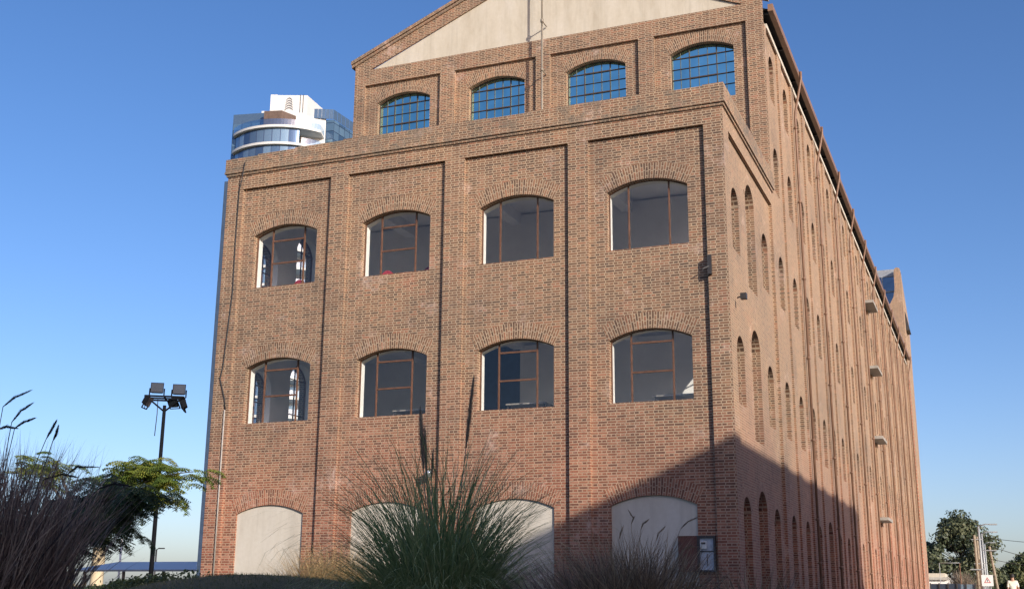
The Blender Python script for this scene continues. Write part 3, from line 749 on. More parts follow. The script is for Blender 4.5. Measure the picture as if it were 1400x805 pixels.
m = MB(); tprism([(-3.6, -3.6), (2.7, -4.9), (6.2, 1.6), (-2, 3.5)], ZT-.2, ZT+8.1, m); tprism([(-3.7, -3.7), (-2.5, -3.95), (-2.5, -3), (-3.7, -3)], ZT-.2, ZT+8.15, m)
tprism([(-5.1, -4.4), (-3.7, -4.7), (-3.4, 0), (-5, 0)], ZT, ZT+4.6, m); m.build('penthouse', TWH, tw)
m = MB(); tprism([(-4.6, -6.6), (-1.6, -7.6), (.9, -5.6), (-2.2, -4.2)], ZT+.05, ZT+3.7, m); m.build('timber_screen', simple('brown_timber', (.11, .072, .055), .7, var=.3, scale=2), tw)
# emblem of five arcs and two vertical slots on the penthouse front
def fr_pt(t, z): return W(-3.6+6.3*t, -3.64-1.3*t-.03, z)
m = MB()
for k in range(5):
    zz = ZT+5.2+k*.46; hw = .115-.008*k
    P = [(.50-hw+2*hw*i/8, zz+.45*(1-((i-4)/4)**2)-.1*(1-i/8)) for i in range(9)]
    for (t0, z0), (t1, z1) in zip(P[:-1], P[1:]): m.poly([fr_pt(t0, z0), fr_pt(t1, z1), fr_pt(t1, z1+.2), fr_pt(t0, z0+.2)])
m.build('emblem', simple('emblem_grey', (.12, .12, .13), .6), tw)
m = MB()
for t_ in (.80, .88): m.poly([fr_pt(t_, ZT+4.8), fr_pt(t_+.016, ZT+4.8), fr_pt(t_+.016, ZT+8.2), fr_pt(t_, ZT+8.2)])
m.build('slot', DARKST, tw)

# ---------------------------------------------------------------- floodlight mast
lp = at(207, 777, 26); lx, ly = lp.x, lp.y
ztop = at(217, 557, 26).z
t = thing('floodlight_mast', 'dark steel mast with square frame carrying floodlights left of the mill', 'floodlight', (lx, ly, GZ))
MAST = simple('black_mast_paint', (.008, .009, .012), .9); MAST.node_tree.nodes['Principled BSDF'].inputs['Specular IOR Level'].default_value = .1
m = MB(); m.tube([(lx, ly, GZ-.2), (lx, ly, 2.0), (lx, ly, ztop+.05)], [.068, .056, .045], 10); m.build('pole', MAST, t)
ux, uy = RT.x, RT.y
def fp(a, b, z): return Vector((lx+ux*a-uy*b, ly+uy*a+ux*b, ztop+z))
m = MB()
F_ = [fp(-.50, -.32, .25), fp(.50, -.32, .25), fp(.50, .42, .25), fp(-.50, .42, .25)]
for a, b_ in zip(F_, F_[1:]+F_[:1]): m.bar(a, b_, .045, .045)
for a in F_[:2]: m.bar(fp(0, 0, -.12), a, .035, .035)
m.bar(fp(-.5, .05, .25), fp(.5, .05, .25), .04, .04); m.bar(fp(0, -.32, .25), fp(0, .42, .25), .04, .04)
m.build('frame', MAST, t)
LENS = simple('lamp_lens', (.022, .028, .04), .3)
def flood(c, tilt, yaw, s=1.0):
    mb = MB(); M = Matrix.Translation(c) @ Matrix.Rotation(ang+yaw, 4, 'Z') @ Matrix.Rotation(tilt, 4, 'X')
    P = lambda x, y, z: M @ Vector((x*s, y*s, z*s))
    a = [P(-.20, -.06, -.17), P(.20, -.06, -.17), P(.20, -.06, .17), P(-.20, -.06, .17)]; b = [P(-.15, .12, -.12), P(.15, .12, -.12), P(.15, .12, .12), P(-.15, .12, .12)]
    for i in range(4): mb.poly([a[i], a[(i+1) % 4], b[(i+1) % 4], b[i]])
    mb.poly(a); mb.poly(b)
    for sx in (-.22, .22): mb.bar(P(sx, 0, 0), P(sx, 0, -.26), .03, .02)
    mb.bar(P(-.22, 0, -.26), P(.22, 0, -.26), .03, .02)
    o = mb.build('floodlight', MAST, t)
    mb = MB(); mb.poly([P(-.18, -.066, -.15), P(.18, -.066, -.15), P(.18, -.066, .15), P(-.18, -.066, .15)]); mb.build('lens', LENS, o)
flood(fp(-.27, .42, .58), radians(-12), 0, .88); flood(fp(.32, .42, .56), radians(-12), 0, .88)
flood(fp(-.42, -.3, .10), radians(25), radians(75), .8); flood(fp(.22, -.05, .12), radians(40), radians(-30), .7); flood(fp(.48, -.1, .08), radians(20), radians(-95), .8)
m = MB(); m.tube([fp(-.18, -.1, .2), fp(-.17, -.1, -.2), fp(-.19, -.1, -.8)], .012, 5); m.tube([fp(-.5, -.3, .15), fp(-.48, -.32, -.12), fp(-.40, -.3, -.05), fp(-.36, -.3, .05)], .01, 5); m.build('cable', BLACK, t)

# ---------------------------------------------------------------- grasses
def leaf_mat(name, stops, rough=.6, trans=.25, scale=3.0):
    q = NB(name); P = q.obj(); uvn = q.uv()
    sp = q.n('ShaderNodeSeparateXYZ'); q.l(uvn, sp.inputs[0])
    f = q.math('ADD', q.math('MULTIPLY', sp.outputs['X'], .75), q.math('MULTIPLY', q.noise(scale, 3, P), .3))
    q.l(q.ramp(f, stops), q.b.inputs['Base Color']); q.set(Roughness=rough)
    tl = q.n('ShaderNodeBsdfTranslucent'); q.l(q.ramp(f, stops), tl.inputs[0])
    mx = q.n('ShaderNodeMixShader'); mx.inputs[0].default_value = trans
    q.l(q.b.outputs[0], mx.inputs[1]); q.l(tl.outputs[0], mx.inputs[2]); q.l(mx.outputs[0], q.t.nodes['Material Output'].inputs[0])
    return q.mat
def blade(mb, rnd, base, az, lean, L, wd, droop, n=6, shade=None, kink=0.0, curl=0.0):
    """one tapering grass blade: starts at lean from vertical and bends over by droop"""
    p = Vector(base); d = Vector((cos(az), sin(az), 0)); side = Vector((-sin(az), cos(az), 0))
    drift = side*rnd.gauss(0, curl) if curl else None
    tw_ = rnd.uniform(-.9, .9); side = (side*cos(tw_)+d*sin(tw_))
    th = lean; st = L/n; pts = []
    for i in range(n+1):
        f = i/n; pts.append((p.copy(), wd*(1-f)**.7*(.6+.4*min(1, f*4))))
        if drift is not None: d = (d+drift/n).normalized()
        th += droop/n*(.35+1.3*f); p = p+(d*sin(th)+Vector((0, 0, 1))*cos(th))*st+side*rnd.uniform(-kink, kink)*st
    c = rnd.random() if shade is None else min(1, max(0, rnd.gauss(shade, .18)))
    b = len(mb.v)
    for q_, w_ in pts: mb.v += [q_-side*w_/2, q_+side*w_/2]
    for i in range(n):
        mb.f.append([b+2*i, b+2*i+1, b+2*i+3, b+2*i+2]); mb.m.append(0); mb.sm.append(True)
        mb.uv += [(c, i/n), (c, i/n), (c, (i+1)/n), (c, (i+1)/n)]
    return p
def plume(mb, rnd, pts, r, n_h=160, hl=.05, hw=.004):
    """seed head made of many short hairs along a curved axis"""
    pts = [Vector(p) for p in pts]; k = len(pts)-1
    mb.tube(pts, [r*.25]*(k)+[r*.05], 5)
    for i in range(n_h):
        f = rnd.random(); j = min(int(f*k), k-1); g_ = f*k-j
        p = pts[j].lerp(pts[j+1], g_); t_ = (pts[j+1]-pts[j]).normalized()
        a = t_.orthogonal().normalized(); bb = t_.cross(a); an = rnd.uniform(0, 2*pi)
        o = a*cos(an)+bb*sin(an); env = sin(pi*min(1, f*.93+.07))**.5
        e = p+o*r*env+t_*hl*rnd.uniform(.4, 1); s_ = t_.cross(o)*hw
        mb.poly([p-s_, p+s_, e], [(rnd.random(), 0)]*3)
G_PAMPAS = leaf_mat('pampas_leaf', [(.05, (.07, .12, .055)), (.35, (.15, .23, .095)), (.65, (.29, .36, .16)), (.95, (.50, .50, .28))])
G_PLUME = leaf_mat('pampas_plume', [(.1, (.10, .085, .07)), (.6, (.22, .19, .15)), (.9, (.34, .30, .24))])
G_DARK = leaf_mat('purple_grass', [(.1, (.09, .06, .055)), (.4, (.20, .14, .115)), (.65, (.34, .25, .20)), (.95, (.52, .42, .32))])
G_DARKP = leaf_mat('purple_seed_head', [(.1, (.02, .017, .02)), (.6, (.05, .04, .045)), (.95, (.11, .09, .08))])
G_DRY = leaf_mat('dry_grass', [(.1, (.11, .075, .05)), (.45, (.22, .155, .10)), (.7, (.34, .25, .16)), (.95, (.48, .37, .24))])
G_STRAW = leaf_mat('straw_grass', [(.1, (.20, .13, .06)), (.5, (.38, .27, .13)), (.95, (.52, .40, .22))])
G_LAWN = leaf_mat('lawn_grass', [(.1, (.045, .07, .025)), (.5, (.095, .13, .045)), (.75, (.15, .15, .065)), (.95, (.30, .24, .12))])

def clump(name, label, c, mat, nb_, H, spread, seed, wd=.012, lean=(.02, .7), droop=(.3, 1.5), Hv=.3, heads=(), bias=None, lower=0, group=None, cat='ornamental grass', sh=None, shl=None):
    rnd = random.Random(seed); kk = .22 if 'fountain' in name else .06; cl = 1.6 if 'fountain' in name else .5
    t = thing(name, label, cat, c, group)
    mb = MB()
    for i in range(nb_):
        az = rnd.uniform(0, 2*pi) if bias is None or rnd.random() < .55 else rnd.gauss(bias, .7)
        r = spread*sqrt(rnd.random()); b0 = Vector((c[0]+r*cos(az), c[1]+r*sin(az), c[2]-.05))
        rr_ = r/spread
        L = H*rnd.uniform(1-Hv*1.6, 1.0+Hv*.3)
        le = lean[0]+(lean[1]-lean[0])*(rr_**1.2)*rnd.uniform(.4, 1.1)
        blade(mb, rnd, b0, az, le, L, wd*rnd.uniform(.6, 1.3), rnd.uniform(*droop)*(.35+.65*rr_), 7, kink=kk, shade=sh, curl=cl)
    for i in range(lower):
        az = rnd.uniform(0, 2*pi); r = spread*rnd.uniform(.5, 1.15); b0 = Vector((c[0]+r*cos(az), c[1]+r*sin(az), c[2]-.05))
        blade(mb, rnd, b0, az, rnd.uniform(.4, 1.25), H*rnd.uniform(.35, .8), wd*rnd.uniform(.6, 1.2), rnd.uniform(.8, 2.4), 7, kink=kk, shade=shl, curl=cl)
    f = mb.build('foliage', mat, t)
    return t, rnd

# big pampas grass in front of the wall
pc = at(600, 800, 14); pc.z = hill(pc.x, pc.y)
PT, rnd = clump('pampas_grass', 'big green pampas grass with two tall feathery plumes in front of the mill', pc, G_PAMPAS, 1900, 2.65, .52, 21, wd=.021, lean=(.01, .25), droop=(.6, 3.0), Hv=.42, lower=5200, sh=.48, shl=.72)
def spike(px, py, py0, px0, Y, mat, parent, r, n_h, hl, frac=.35, bend=0.0):
    """flowering stalk whose head ends at photo pixel (px, py); the base is the clump"""
    top = at(px, py, Y); lowp = at(px0, py0, Y)
    m_ = [lowp.lerp(top, i/8)+Vector((bend*sin(pi*i/8), 0, 0)) for i in range(9)]
    base = Vector((parent.location.x+(lowp.x-parent.location.x)*.3, parent.location.y, parent.location.z))
    s_ = MB(); s_.tube([base]+m_[:5], .006, 5); st = s_.build('stalk', mat, parent)
    p_ = MB(); plume(p_, rnd, m_, r, n_h, hl); p_.build('plume', mat, parent)
spike(575, 566, 640, 579, 13.9, G_PLUME, PT, .055, 900, .14)
spike(581, 590, 650, 583, 14.0, G_PLUME, PT, .04, 500, .12)
spike(647, 522, 612, 637, 14.0, G_PLUME, PT, .045, 800, .14)
spike(592, 618, 655, 590, 14.1, G_PLUME, PT, .03, 300, .1)
# dark fountain grass at the lower left, close to the camera
def foxtails(t, Y, heads, mat, r, n_h, hl):
    for pts in heads:
        w_ = [at(x, y, Y) for x, y in pts]
        fine = []
        for i in range(len(w_)-1):
            for k in range(4): fine.append(w_[i].lerp(w_[i+1], k/4))
        fine.append(w_[-1])
        base = Vector(t.location)+Vector((rnd.uniform(-.1, .1), 0, 0))
        s_ = MB(); s_.tube([base, base.lerp(fine[0], .6)+Vector((0, 0, .1)), fine[0]], [.004, .003, .002], 5); s_.build('stalk', mat, t)
        p_ = MB(); plume(p_, rnd, fine, r, n_h, hl, .0016); p_.build('seed_head', mat, t)
lc = at(-38, 800, 4.6); lc.z = -.58
LT, rnd = clump('fountain_grass', 'dark purple brown fountain grass with foxtail heads at the lower left edge, close to the camera', lc, G_DARK, 6500, 1.30, .30, 33, wd=.0115, lean=(.02, .22), droop=(-.2, 1.0), Hv=.40, lower=1300)
foxtails(LT, 4.5, [[(4, 556), (20, 543), (41, 534)], [(16, 577), (28, 562), (43, 552)], [(20, 585), (32, 577), (46, 572)], [(-6, 588), (8, 583), (22, 585)], [(92, 648), (105, 638), (134, 638)], [(134, 668), (155, 661), (178, 664)], [(60, 655), (85, 648), (105, 652)], [(63, 600), (70, 588), (76, 577)], [(72, 603), (76, 595), (79, 585)]], G_DARKP, .010, 380, .026)
# two clumps of dry grass in front of the right blind arch
ca = at(812, 800, 12.4); ca.z = hill(ca.x, ca.y)-.05
_, rnd = clump('fountain_grass', 'low dark brown fountain grass clump left of the tall tan one, in the shade of the wall', ca, G_DARK, 2600, 1.22, .46, 41, wd=.019, lean=(.05, .75), droop=(.2, 1.2), Hv=.35, lower=300, group='dry fountain grass clumps by the wall')
cb = at(862, 800, 11.8); cb.z = hill(cb.x, cb.y)+.02
CT, rnd = clump('fountain_grass', 'taller tan brown fountain grass clump with foxtail heads below the blind arch', cb, G_DRY, 2600, 1.34, .40, 42, wd=.018, lean=(.03, .5), droop=(.2, 1.3), Hv=.35, lower=300, group='dry fountain grass clumps by the wall')
foxtails(CT, 11.8, [[(897, 739), (900, 729), (908, 721)], [(863, 716), (866, 708), (861, 700)], [(876, 724), (879, 716), (884, 712)], [(931, 722), (940, 713), (951, 708)], [(933, 752), (942, 747), (951, 747)], [(846, 738), (848, 730), (851, 722)]], G_DRY, .016, 200, .05)
cc = at(1035, 803, 13.5); cc.z = hill(cc.x, cc.y)-.05
clump('fountain_grass', 'small arching tan fountain grass clump at the foot of the mill corner', cc, G_DRY, 1500, 1.22, .45, 43, wd=.018, lean=(.1, .9), droop=(.5, 1.7), Hv=.3, group='dry fountain grass clumps by the wall')
cs = at(450, 782, 28.6); cs.z = GZ
for k, (px, hh) in enumerate(((436, 2.0), (464, 2.15))):
    c_ = at(px, 785, 28.4+.3*k); c_.z = GZ+.2
    clump('straw_grass', ['golden dry grass tuft lit by the sun at the foot of the wall, left one', 'golden dry grass tuft lit by the sun at the foot of the wall, right one beside the pampas'][k], c_, G_STRAW, 1100, hh, .55, 50+k, wd=.016, lean=(.05, .6), droop=(.3, 1.3), group='golden grass tufts at the wall')
# lawn on the mound and low weeds on its crest
rnd = random.Random(3)
mb = MB()
for i in range(15000):
    x = rnd.uniform(-17.5, -7.5); y = rnd.uniform(11, 19.5)
    if rnd.random() < .5: x = rnd.uniform(-16.5, -9); y = rnd.uniform(14, 18.6)
    blade(mb, rnd, (x, y, hill(x, y)-.01), rnd.uniform(0, 6.28), rnd.uniform(.1, .9), rnd.uniform(.03, .085), .008, rnd.uniform(.2, 1), 3, shade=.35+.3*sin(x*1.7+sin(y*1.1)*2))
tag(mb.build('lawn_grass', G_LAWN), 'short green and dry lawn grass growing over the shaded mound', 'grass', kind='stuff')
mb = MB()
for i in range(90):
    px = rnd.triangular(112, 250, 170); p = at(px, 785, 17.6); x, y = p.x, 17.6+rnd.gauss(0, .5); z = hill(x, y)
    for k in range(26):
        c_ = Vector((x+rnd.gauss(0, .12), y+rnd.gauss(0, .12), z+rnd.uniform(0, .17)))
        n_ = Vector((rnd.gauss(0, 1), rnd.gauss(0, 1), rnd.gauss(.8, .6))).normalized(); a = n_.orthogonal().normalized()*.035; b_ = n_.cross(a)*.6
        mb.poly([c_-a, c_+b_, c_+a, c_-b_], [(rnd.uniform(0, .5), 0)]*4)
tag(mb.build('weeds', G_LAWN), 'low dark green weeds along the crest of the mound', 'weeds', kind='stuff')
mb = MB()
for i in range(9000):
    x = rnd.uniform(-72, -36); y = rnd.uniform(42, 60)
    blade(mb, rnd, (x, y, hill(x, y)-.02), rnd.uniform(0, 6.28), rnd.uniform(.1, .8), rnd.uniform(.15, .4), .03, rnd.uniform(.2, 1), 3, shade=.7)
tag(mb.build('meadow_grass', G_STRAW), 'sunlit yellow meadow grass on the far bank at the left', 'grass', kind='stuff')

# ---------------------------------------------------------------- trees
BARK = simple('bark', (.09, .07, .052), .9, var=.4, scale=12, bump=.3)
L_TIPA = leaf_mat('feathery_leaf_sunlit', [(.1, (.09, .15, .03)), (.45, (.20, .27, .05)), (.75, (.33, .35, .06)), (.95, (.42, .38, .07))], trans=.45)  # lit copy of the feathery leaf, sunlight put into the colour
L_DARKF = leaf_mat('feathery_leaf_shaded', [(.1, (.022, .05, .022)), (.5, (.05, .095, .032)), (.95, (.14, .16, .05))], trans=.3)  # shaded copy of that leaf, the shade put into its darker colour
def frond(mb, rnd, p, az, L, elev, droop, pin=9, ll=.05):
    """feathery compound leaf hanging over from a twig"""
    d = Vector((cos(az), sin(az), 0)); s = Vector((-sin(az), cos(az), 0)); th = elev; p = Vector(p); st = L/pin
    c = rnd.random()
    for i in range(pin):
        q_ = p+(d*cos(th)+Vector((0, 0, 1))*sin(th))*st; th -= droop/pin
        mb.poly([p-s*.003, p+s*.003, q_+s*.003, q_-s*.003], [(c*.5, 0)]*4)
        pl_ = L*.36*sin(pi*(i+1.2)/(pin+1.6))
        for sg in (-1, 1):
            dd = (s*sg*.85+d*cos(th)*.4+Vector((0, 0, -.35+rnd.uniform(-.2, .15)))).normalized()
            k = max(2, int(pl_/(ll*.5)))
            for j in range(k):
                a = q_+dd*pl_*(j+.6)/k; nn = dd.cross(Vector((0, 0, 1))).normalized()
                for s2 in (-1, 1):
                    e = a+nn*s2*ll*.62+dd*ll*.35+Vector((0, 0, -ll*.25)); sd_ = dd*ll*.22
                    mb.poly([a-sd_*.5, a+sd_, e+sd_*.3, e-sd_*.3], [(min(1, max(0, c+rnd.gauss(0, .15))), 0)]*4)
        p = q_
def feather_tree(name, label, base, limbs, nfr, Lf, mat, seed, ll, sc=.3, rt=.07):
    rnd = random.Random(seed); t = thing(name, label, 'tree', base)
    base = Vector(base); tr = MB(); fo = MB()
    fork = Vector((base.x, base.y, min(l[0].z for l in limbs)-.5)) if limbs else base
    tr.tube([base-Vector((0, 0, .2)), base.lerp(fork, .5)+Vector((.05, 0, 0)), fork], [rt*1.3, rt, rt*.8], 8)
    for tip, bow, w_ in limbs:
        mid = fork.lerp(tip, .5)+Vector((0, 0, bow)); path = []
        for i in range(7):
            f = i/6; path.append(fork*(1-f)**2+mid*2*f*(1-f)+tip*f*f)
        tr.tube(path, [rt*.6*(1-.8*i/6) for i in range(7)], 6)
        for k in range(int(nfr*w_)):
            f = rnd.uniform(.35, 1.0)**.8; j = min(5, int(f*6)); p = path[j].lerp(path[j+1], f*6-j)
            p = p+Vector((rnd.gauss(0, sc), rnd.gauss(0, sc), rnd.gauss(.0, sc*.8)))
            frond(fo, rnd, p, rnd.uniform(0, 2*pi), Lf*rnd.uniform(.7, 1.2), rnd.uniform(-.1, .8), rnd.uniform(.8, 2.0), 9, ll)
    tr.build('trunk', BARK, t); fo.build('crown', mat, t)
    return t
ta = at(95, 780, 22); ta.z = GZ
feather_tree('feathery_tree', 'yellow green feathery tree lit by the sun, its branches reaching past the floodlight mast', ta,
    [(at(196, 636, 22), .5, .8), (at(222, 640, 21.8), .5, .9), (at(208, 664, 22.2), .3, .9), (at(238, 676, 21.7), .2, .8), (at(268, 644, 21.5), .5, .9), (at(248, 660, 21.6), .4, .6), (at(60, 628, 22), .7, .45), (at(25, 632, 22.5), .5, .5)], 40, .58, L_TIPA, 61, .105, sc=.15)
tb = at(60, 790, 12); tb.z = GZ
feather_tree('feathery_tree', 'dark shaded feathery tree branch hanging low left of the floodlight mast', tb,
    [(at(195, 682, 12), .35, 1.1), (at(160, 668, 12.2), .3, 1.3), (at(140, 700, 11.8), .25, 1.2), (at(170, 705, 12), .1, .9), (at(110, 720, 12), .1, .7)], 64, .42, L_DARKF, 62, .06, sc=.13, rt=.05)

def leafy_tree(name, label, c, H, rad, mat, seed, n_cl, leaf, trunk_h=1.5, per=120, shape=1.0, flat=.8, group=None, cat='tree'):
    """crown of leaf clumps spread along limbs, with gaps"""
    rnd = random.Random(seed); t = thing(name, label, cat, c, group)
    tr = MB(); fo = MB(); c = Vector(c)
    tr.tube([c-Vector((0, 0, .3)), c+Vector((.1, 0, trunk_h)), c+Vector((0, .1, H*.75))], [rad*.07+.06, rad*.05+.04, .04], 8)
    for i in range(n_cl):
        f = (i+.5)/n_cl; az = i*2.399+rnd.uniform(-.5, .5); z = trunk_h*.8+(H-trunk_h*.8)*f
        rr_ = rad*(sin(pi*min(1, (f*.86+.16)))**.75)*shape*rnd.uniform(.45, 1.05)
        if f > .93: rr_ *= .4
        p = c+Vector((rr_*cos(az), rr_*sin(az), z+rnd.uniform(-.3, .3)))
        st = c+Vector((0, 0, z*.72)); tr.tube([st, st.lerp(p, .5)+Vector((0, 0, .2)), p], [.06, .04, .015], 5)
        cr = rad*rnd.uniform(.13, .33); tone = rnd.uniform(.1, .9)
        for k in range(per):
            d = Vector((rnd.gauss(0, 1), rnd.gauss(0, 1), rnd.gauss(0, flat))); d = d.normalized()*cr*rnd.random()**.4; d.z *= flat
            q_ = p+d; n_ = (d.normalized()+Vector((rnd.gauss(0, .6), rnd.gauss(0, .6), rnd.gauss(.3, .6)))).normalized()
            a = n_.orthogonal().normalized(); a = a*cos(k)+n_.cross(a)*sin(k); b_ = n_.cross(a); s_ = leaf*rnd.uniform(.6, 1.3)
            fo.poly([q_-a*s_, q_+b_*s_*.55, q_+a*s_, q_-b_*s_*.55], [(min(1, max(0, rnd.gauss(tone, .2))), 0)]*4)
    tr.build('trunk', BARK, t); fo.build('crown', mat, t); return t
L_BIG = leaf_mat('dense_leaf', [(.1, (.035, .05, .028)), (.5, (.07, .09, .045)), (.95, (.14, .145, .07))], trans=.2, scale=.5)
L_BUSH = leaf_mat('olive_leaf', [(.1, (.03, .045, .018)), (.5, (.06, .08, .03)), (.95, (.12, .12, .045))], trans=.2, scale=.5)
c1 = at(1318, 815, 140); c1.z = GZ
leafy_tree('broad_tree', 'large dark broad tree beyond the far end of the mill, poles in front of it', c1, 9.3, 4.9, L_BIG, 71, 80, .2, 1.2, per=210, shape=.95)
c2 = at(1408, 815, 150); c2.z = GZ
leafy_tree('broad_tree', 'smaller dark round tree at the right edge of the photo', c2, 5.6, 3.4, L_BUSH, 72, 50, .2, .8, per=220)
c3 = at(1366, 815, 165); c3.z = GZ
leafy_tree('bush', 'low green bush between the large tree and the round tree', c3, 3.6, 2.4, L_BUSH, 73, 30, .2, .3, per=180, cat='bush')
# bare brown shrub: many thin twigs
c4 = at(1318, 815, 120); c4.z = GZ
t = thing('bare_tree', 'bare grey brown twiggy tree in front of the large dark tree', 'tree', c4)
rnd = random.Random(9); tr = MB(); tr.tube([c4, c4+Vector((0, 0, 1.6))], [.14, .1], 7); tr.build('trunk', BARK, t)
tw2 = MB()
for i in range(900):
    az = rnd.uniform(0, 6.28); rr_ = 2.0*sqrt(rnd.random()); top = c4+Vector((rr_*cos(az), rr_*sin(az), rnd.uniform(1.2, 4.5)*(1-.35*(rr_/2.0)**2)))
    blade(tw2, rnd, c4.lerp(top, .45)+Vector((0, 0, .5)), az+rnd.gauss(0, .5), rnd.uniform(.1, .9), rnd.uniform(.8, 1.7), .045, rnd.uniform(-.3, .9), 4, kink=.2)
tw2.build('crown', leaf_mat('bare_twig', [(.1, (.10, .08, .06)), (.5, (.17, .135, .10)), (.95, (.25, .20, .15))], trans=0), t)

# ---------------------------------------------------------------- left background: carport, silo, lamps
ca_ = [at(110, 778, 62), at(282, 778, 62), at(282, 767, 66.5), at(110, 767, 66.5)]
zl, zh = at(190, 778, 62).z, at(190, 767.5, 66.5).z
xa, xb = at(96, 778, 62).x, at(330, 778, 62).x
t = thing('carport', 'long low carport with sloping blue grey metal roof behind the mound at the left', 'shelter', ((xa+xb)/2, 64, GZ))
q = NB('carport_roof'); wv = q.n('ShaderNodeTexWave'); wv.inputs['Scale'].default_value = 1.6; q.l(q.pos(), wv.inputs[0])
q.l(q.ramp(wv.outputs['Fac'], [(.2, (.30, .33, .38)), (.8, (.38, .41, .46))]), q.b.inputs['Base Color']); q.set(Roughness=.45)
m = MB(); m.poly([(xa, 62, zl), (xb, 62, zl), (xb, 66.5, zh), (xa, 66.5, zh)]); m.poly([(xa, 62, zl-.1), (xb, 62, zl-.1), (xb, 66.5, zh-.1), (xa, 66.5, zh-.1)]); m.poly([(xa, 62, zl-.1), (xb, 62, zl-.1), (xb, 62, zl), (xa, 62, zl)]); m.build('roof', q.mat, t)
m = MB(); m.box(xa, xb, 61.96, 61.99, zl-.12, zl-.01); m.build('fascia', simple('fascia_grey', (.25, .26, .28), .5), t)
k = 0
x = xa+1
while x < xb:
    m = MB(); m.box(x-.07, x+.07, 62.2, 62.34, GZ, zl-.1); m.build('post', simple('post_brown', (.16, .12, .09), .7) if k == 0 else bpy.data.materials['post_brown'], t); x += 3.1; k += 1
sp_ = at(134, 770, 150); zt = at(134, 748, 150).z
t = thing('silo', 'pale beige round silo beyond the carport', 'silo', (sp_.x, sp_.y, GZ))
m = MB(); m.lathe([(1.0, GZ), (1.0, zt-.25), (1.06, zt-.24), (1.06, zt), (.2, zt+.02)], (sp_.x, sp_.y, 0), 20); m.build('body', simple('beige_silo', (.60, .50, .34), .8, var=.1, scale=.6), t)
def lamp_post(px, pyt, Y, r, arm, mat, label, group, cat='street lamp'):
    p = at(px, pyt, Y); t = thing('street_lamp', label, cat, (p.x, p.y, GZ), group)
    m = MB(); m.tube([(p.x, p.y, GZ), (p.x, p.y, p.z)], [r*1.3, r], 8); m.build('pole', mat, t)
    if arm:
        m = MB(); e = p+RT*arm*.0+Vector((arm, 0, .12)); m.tube([p, p.lerp(e, .5)+Vector((0, 0, .09)), e], r*.6, 6); m.build('arm', mat, t)
        m = MB(); hx = .22 if arm > 0 else -.22; m.prism([(e.x-.25, e.y-.1), (e.x+.3, e.y-.1), (e.x+.3, e.y+.1), (e.x-.25, e.y+.1)], e.z-.05, e.z+.05); m.build('lamp_head', mat, t)
GALV = simple('galvanised_steel', (.30, .32, .33), .5, .2, var=.1)
WOODP = simple('weathered_wood', (.27, .22, .16), .85, var=.3)
lamp_post(167, 733, 70, .07, 0, simple('white_mast_paint', (.7, .7, .7), .5), 'thin white mast behind the carport at the left', None, 'mast')
lamp_post(214, 751, 90, .07, .55, DARKST, 'small dark lamp post with short arm behind the carport roof', None)

# ---------------------------------------------------------------- right background: poles, sign, house, fence, person
for k, (px, pt, Y, lab) in enumerate(((1337.5, 719, 95, 'tallest galvanised street lamp at the right with its arm to the right'), (1342, 729, 112, 'galvanised street lamp second in height, just right of the tallest'),
        (1346, 743, 135, 'third galvanised street lamp of the row, lower and farther'), (1350, 752, 160, 'farthest and lowest galvanised street lamp of the row'))):
    lamp_post(px, pt, Y, .075, 1.0 if k < 2 else .8, GALV, lab, 'row of street lamps along the road')
def pole(px, pt, Y, lab, lean=0, cross=None):
    p = at(px, pt, Y); b = Vector((p.x+lean, p.y, GZ)); t = thing('utility_pole', lab, 'utility pole', b, 'wooden utility poles along the road')
    m = MB(); m.tube([b, p], [.10, .08], 8); m.build('pole', WOODP, t)
    if cross: z = at(px, cross, Y).z; m = MB(); m.bar((p.x-.45, p.y-.12, z), (p.x+.45, p.y-.12, z), .07, .07); m.build('crossarm', GALV, t)
    return p
p1 = pole(1332, 731, 88, 'weathered wooden utility pole, leftmost of the three at the right, with pale crossarm', 0, 778)
p2 = pole(1335.5, 733, 104, 'weathered wooden utility pole just right of the leftmost one', 0, 737)
p3 = pole(1340, 764, 100, 'short wooden utility pole beside the galvanised lamps', .0, 770)
p4 = pole(1352.5, 746, 92, 'slightly leaning wooden utility pole right of the warning sign', .45, 752)
for k, (a, b_) in enumerate(((p4+Vector((0, 0, .55)), at(1560, 735, 80)), (p4+Vector((0, 0, .0)), at(1520, 772, 70)), (p4+Vector((0, 0, -.9)), at(1500, 768, 75)))):
    m = MB(); m.tube([a.lerp(b_, i/12)-Vector((0, 0, .35*sin(pi*i/12))) for i in range(13)], .018, 5)
    tag(m.build('overhead_wire', BLACK), ['highest overhead wire running right from the leaning pole', 'middle sagging overhead wire running right from the leaning pole', 'lowest overhead wire running right from the leaning pole'][k], 'wire', 'overhead wires')
# warning sign
sc_ = at(1350, 793, 60); t = thing('warning_sign', 'white square road sign with a red warning triangle', 'road sign', (sc_.x, sc_.y, GZ))
hw = .25
for sx in (-.12, .12):
    m = MB(); m.tube([(sc_.x+sx, sc_.y+.04, GZ), (sc_.x+sx, sc_.y+.04, sc_.z+hw)], .025, 7); m.build('post', GALV, t)
m = MB(); m.box(sc_.x-hw, sc_.x+hw, sc_.y-.012, sc_.y+.012, sc_.z-hw, sc_.z+hw); pn = m.build('panel', WHITE, t)
m = MB(); y_ = sc_.y-.016; O = Vector((sc_.x, y_, sc_.z)); tri = lambda r: [O+Vector((r*cos(a), 0, r*sin(a)-.02)) for a in (pi/2, pi/2+2*pi/3, pi/2+4*pi/3)]
A, B = tri(.17), tri(.115)
for i in range(3): m.poly([A[i], A[(i+1) % 3], B[(i+1) % 3], B[i]])
m.build('triangle', simple('sign_red', (.45, .04, .03), .5), pn)
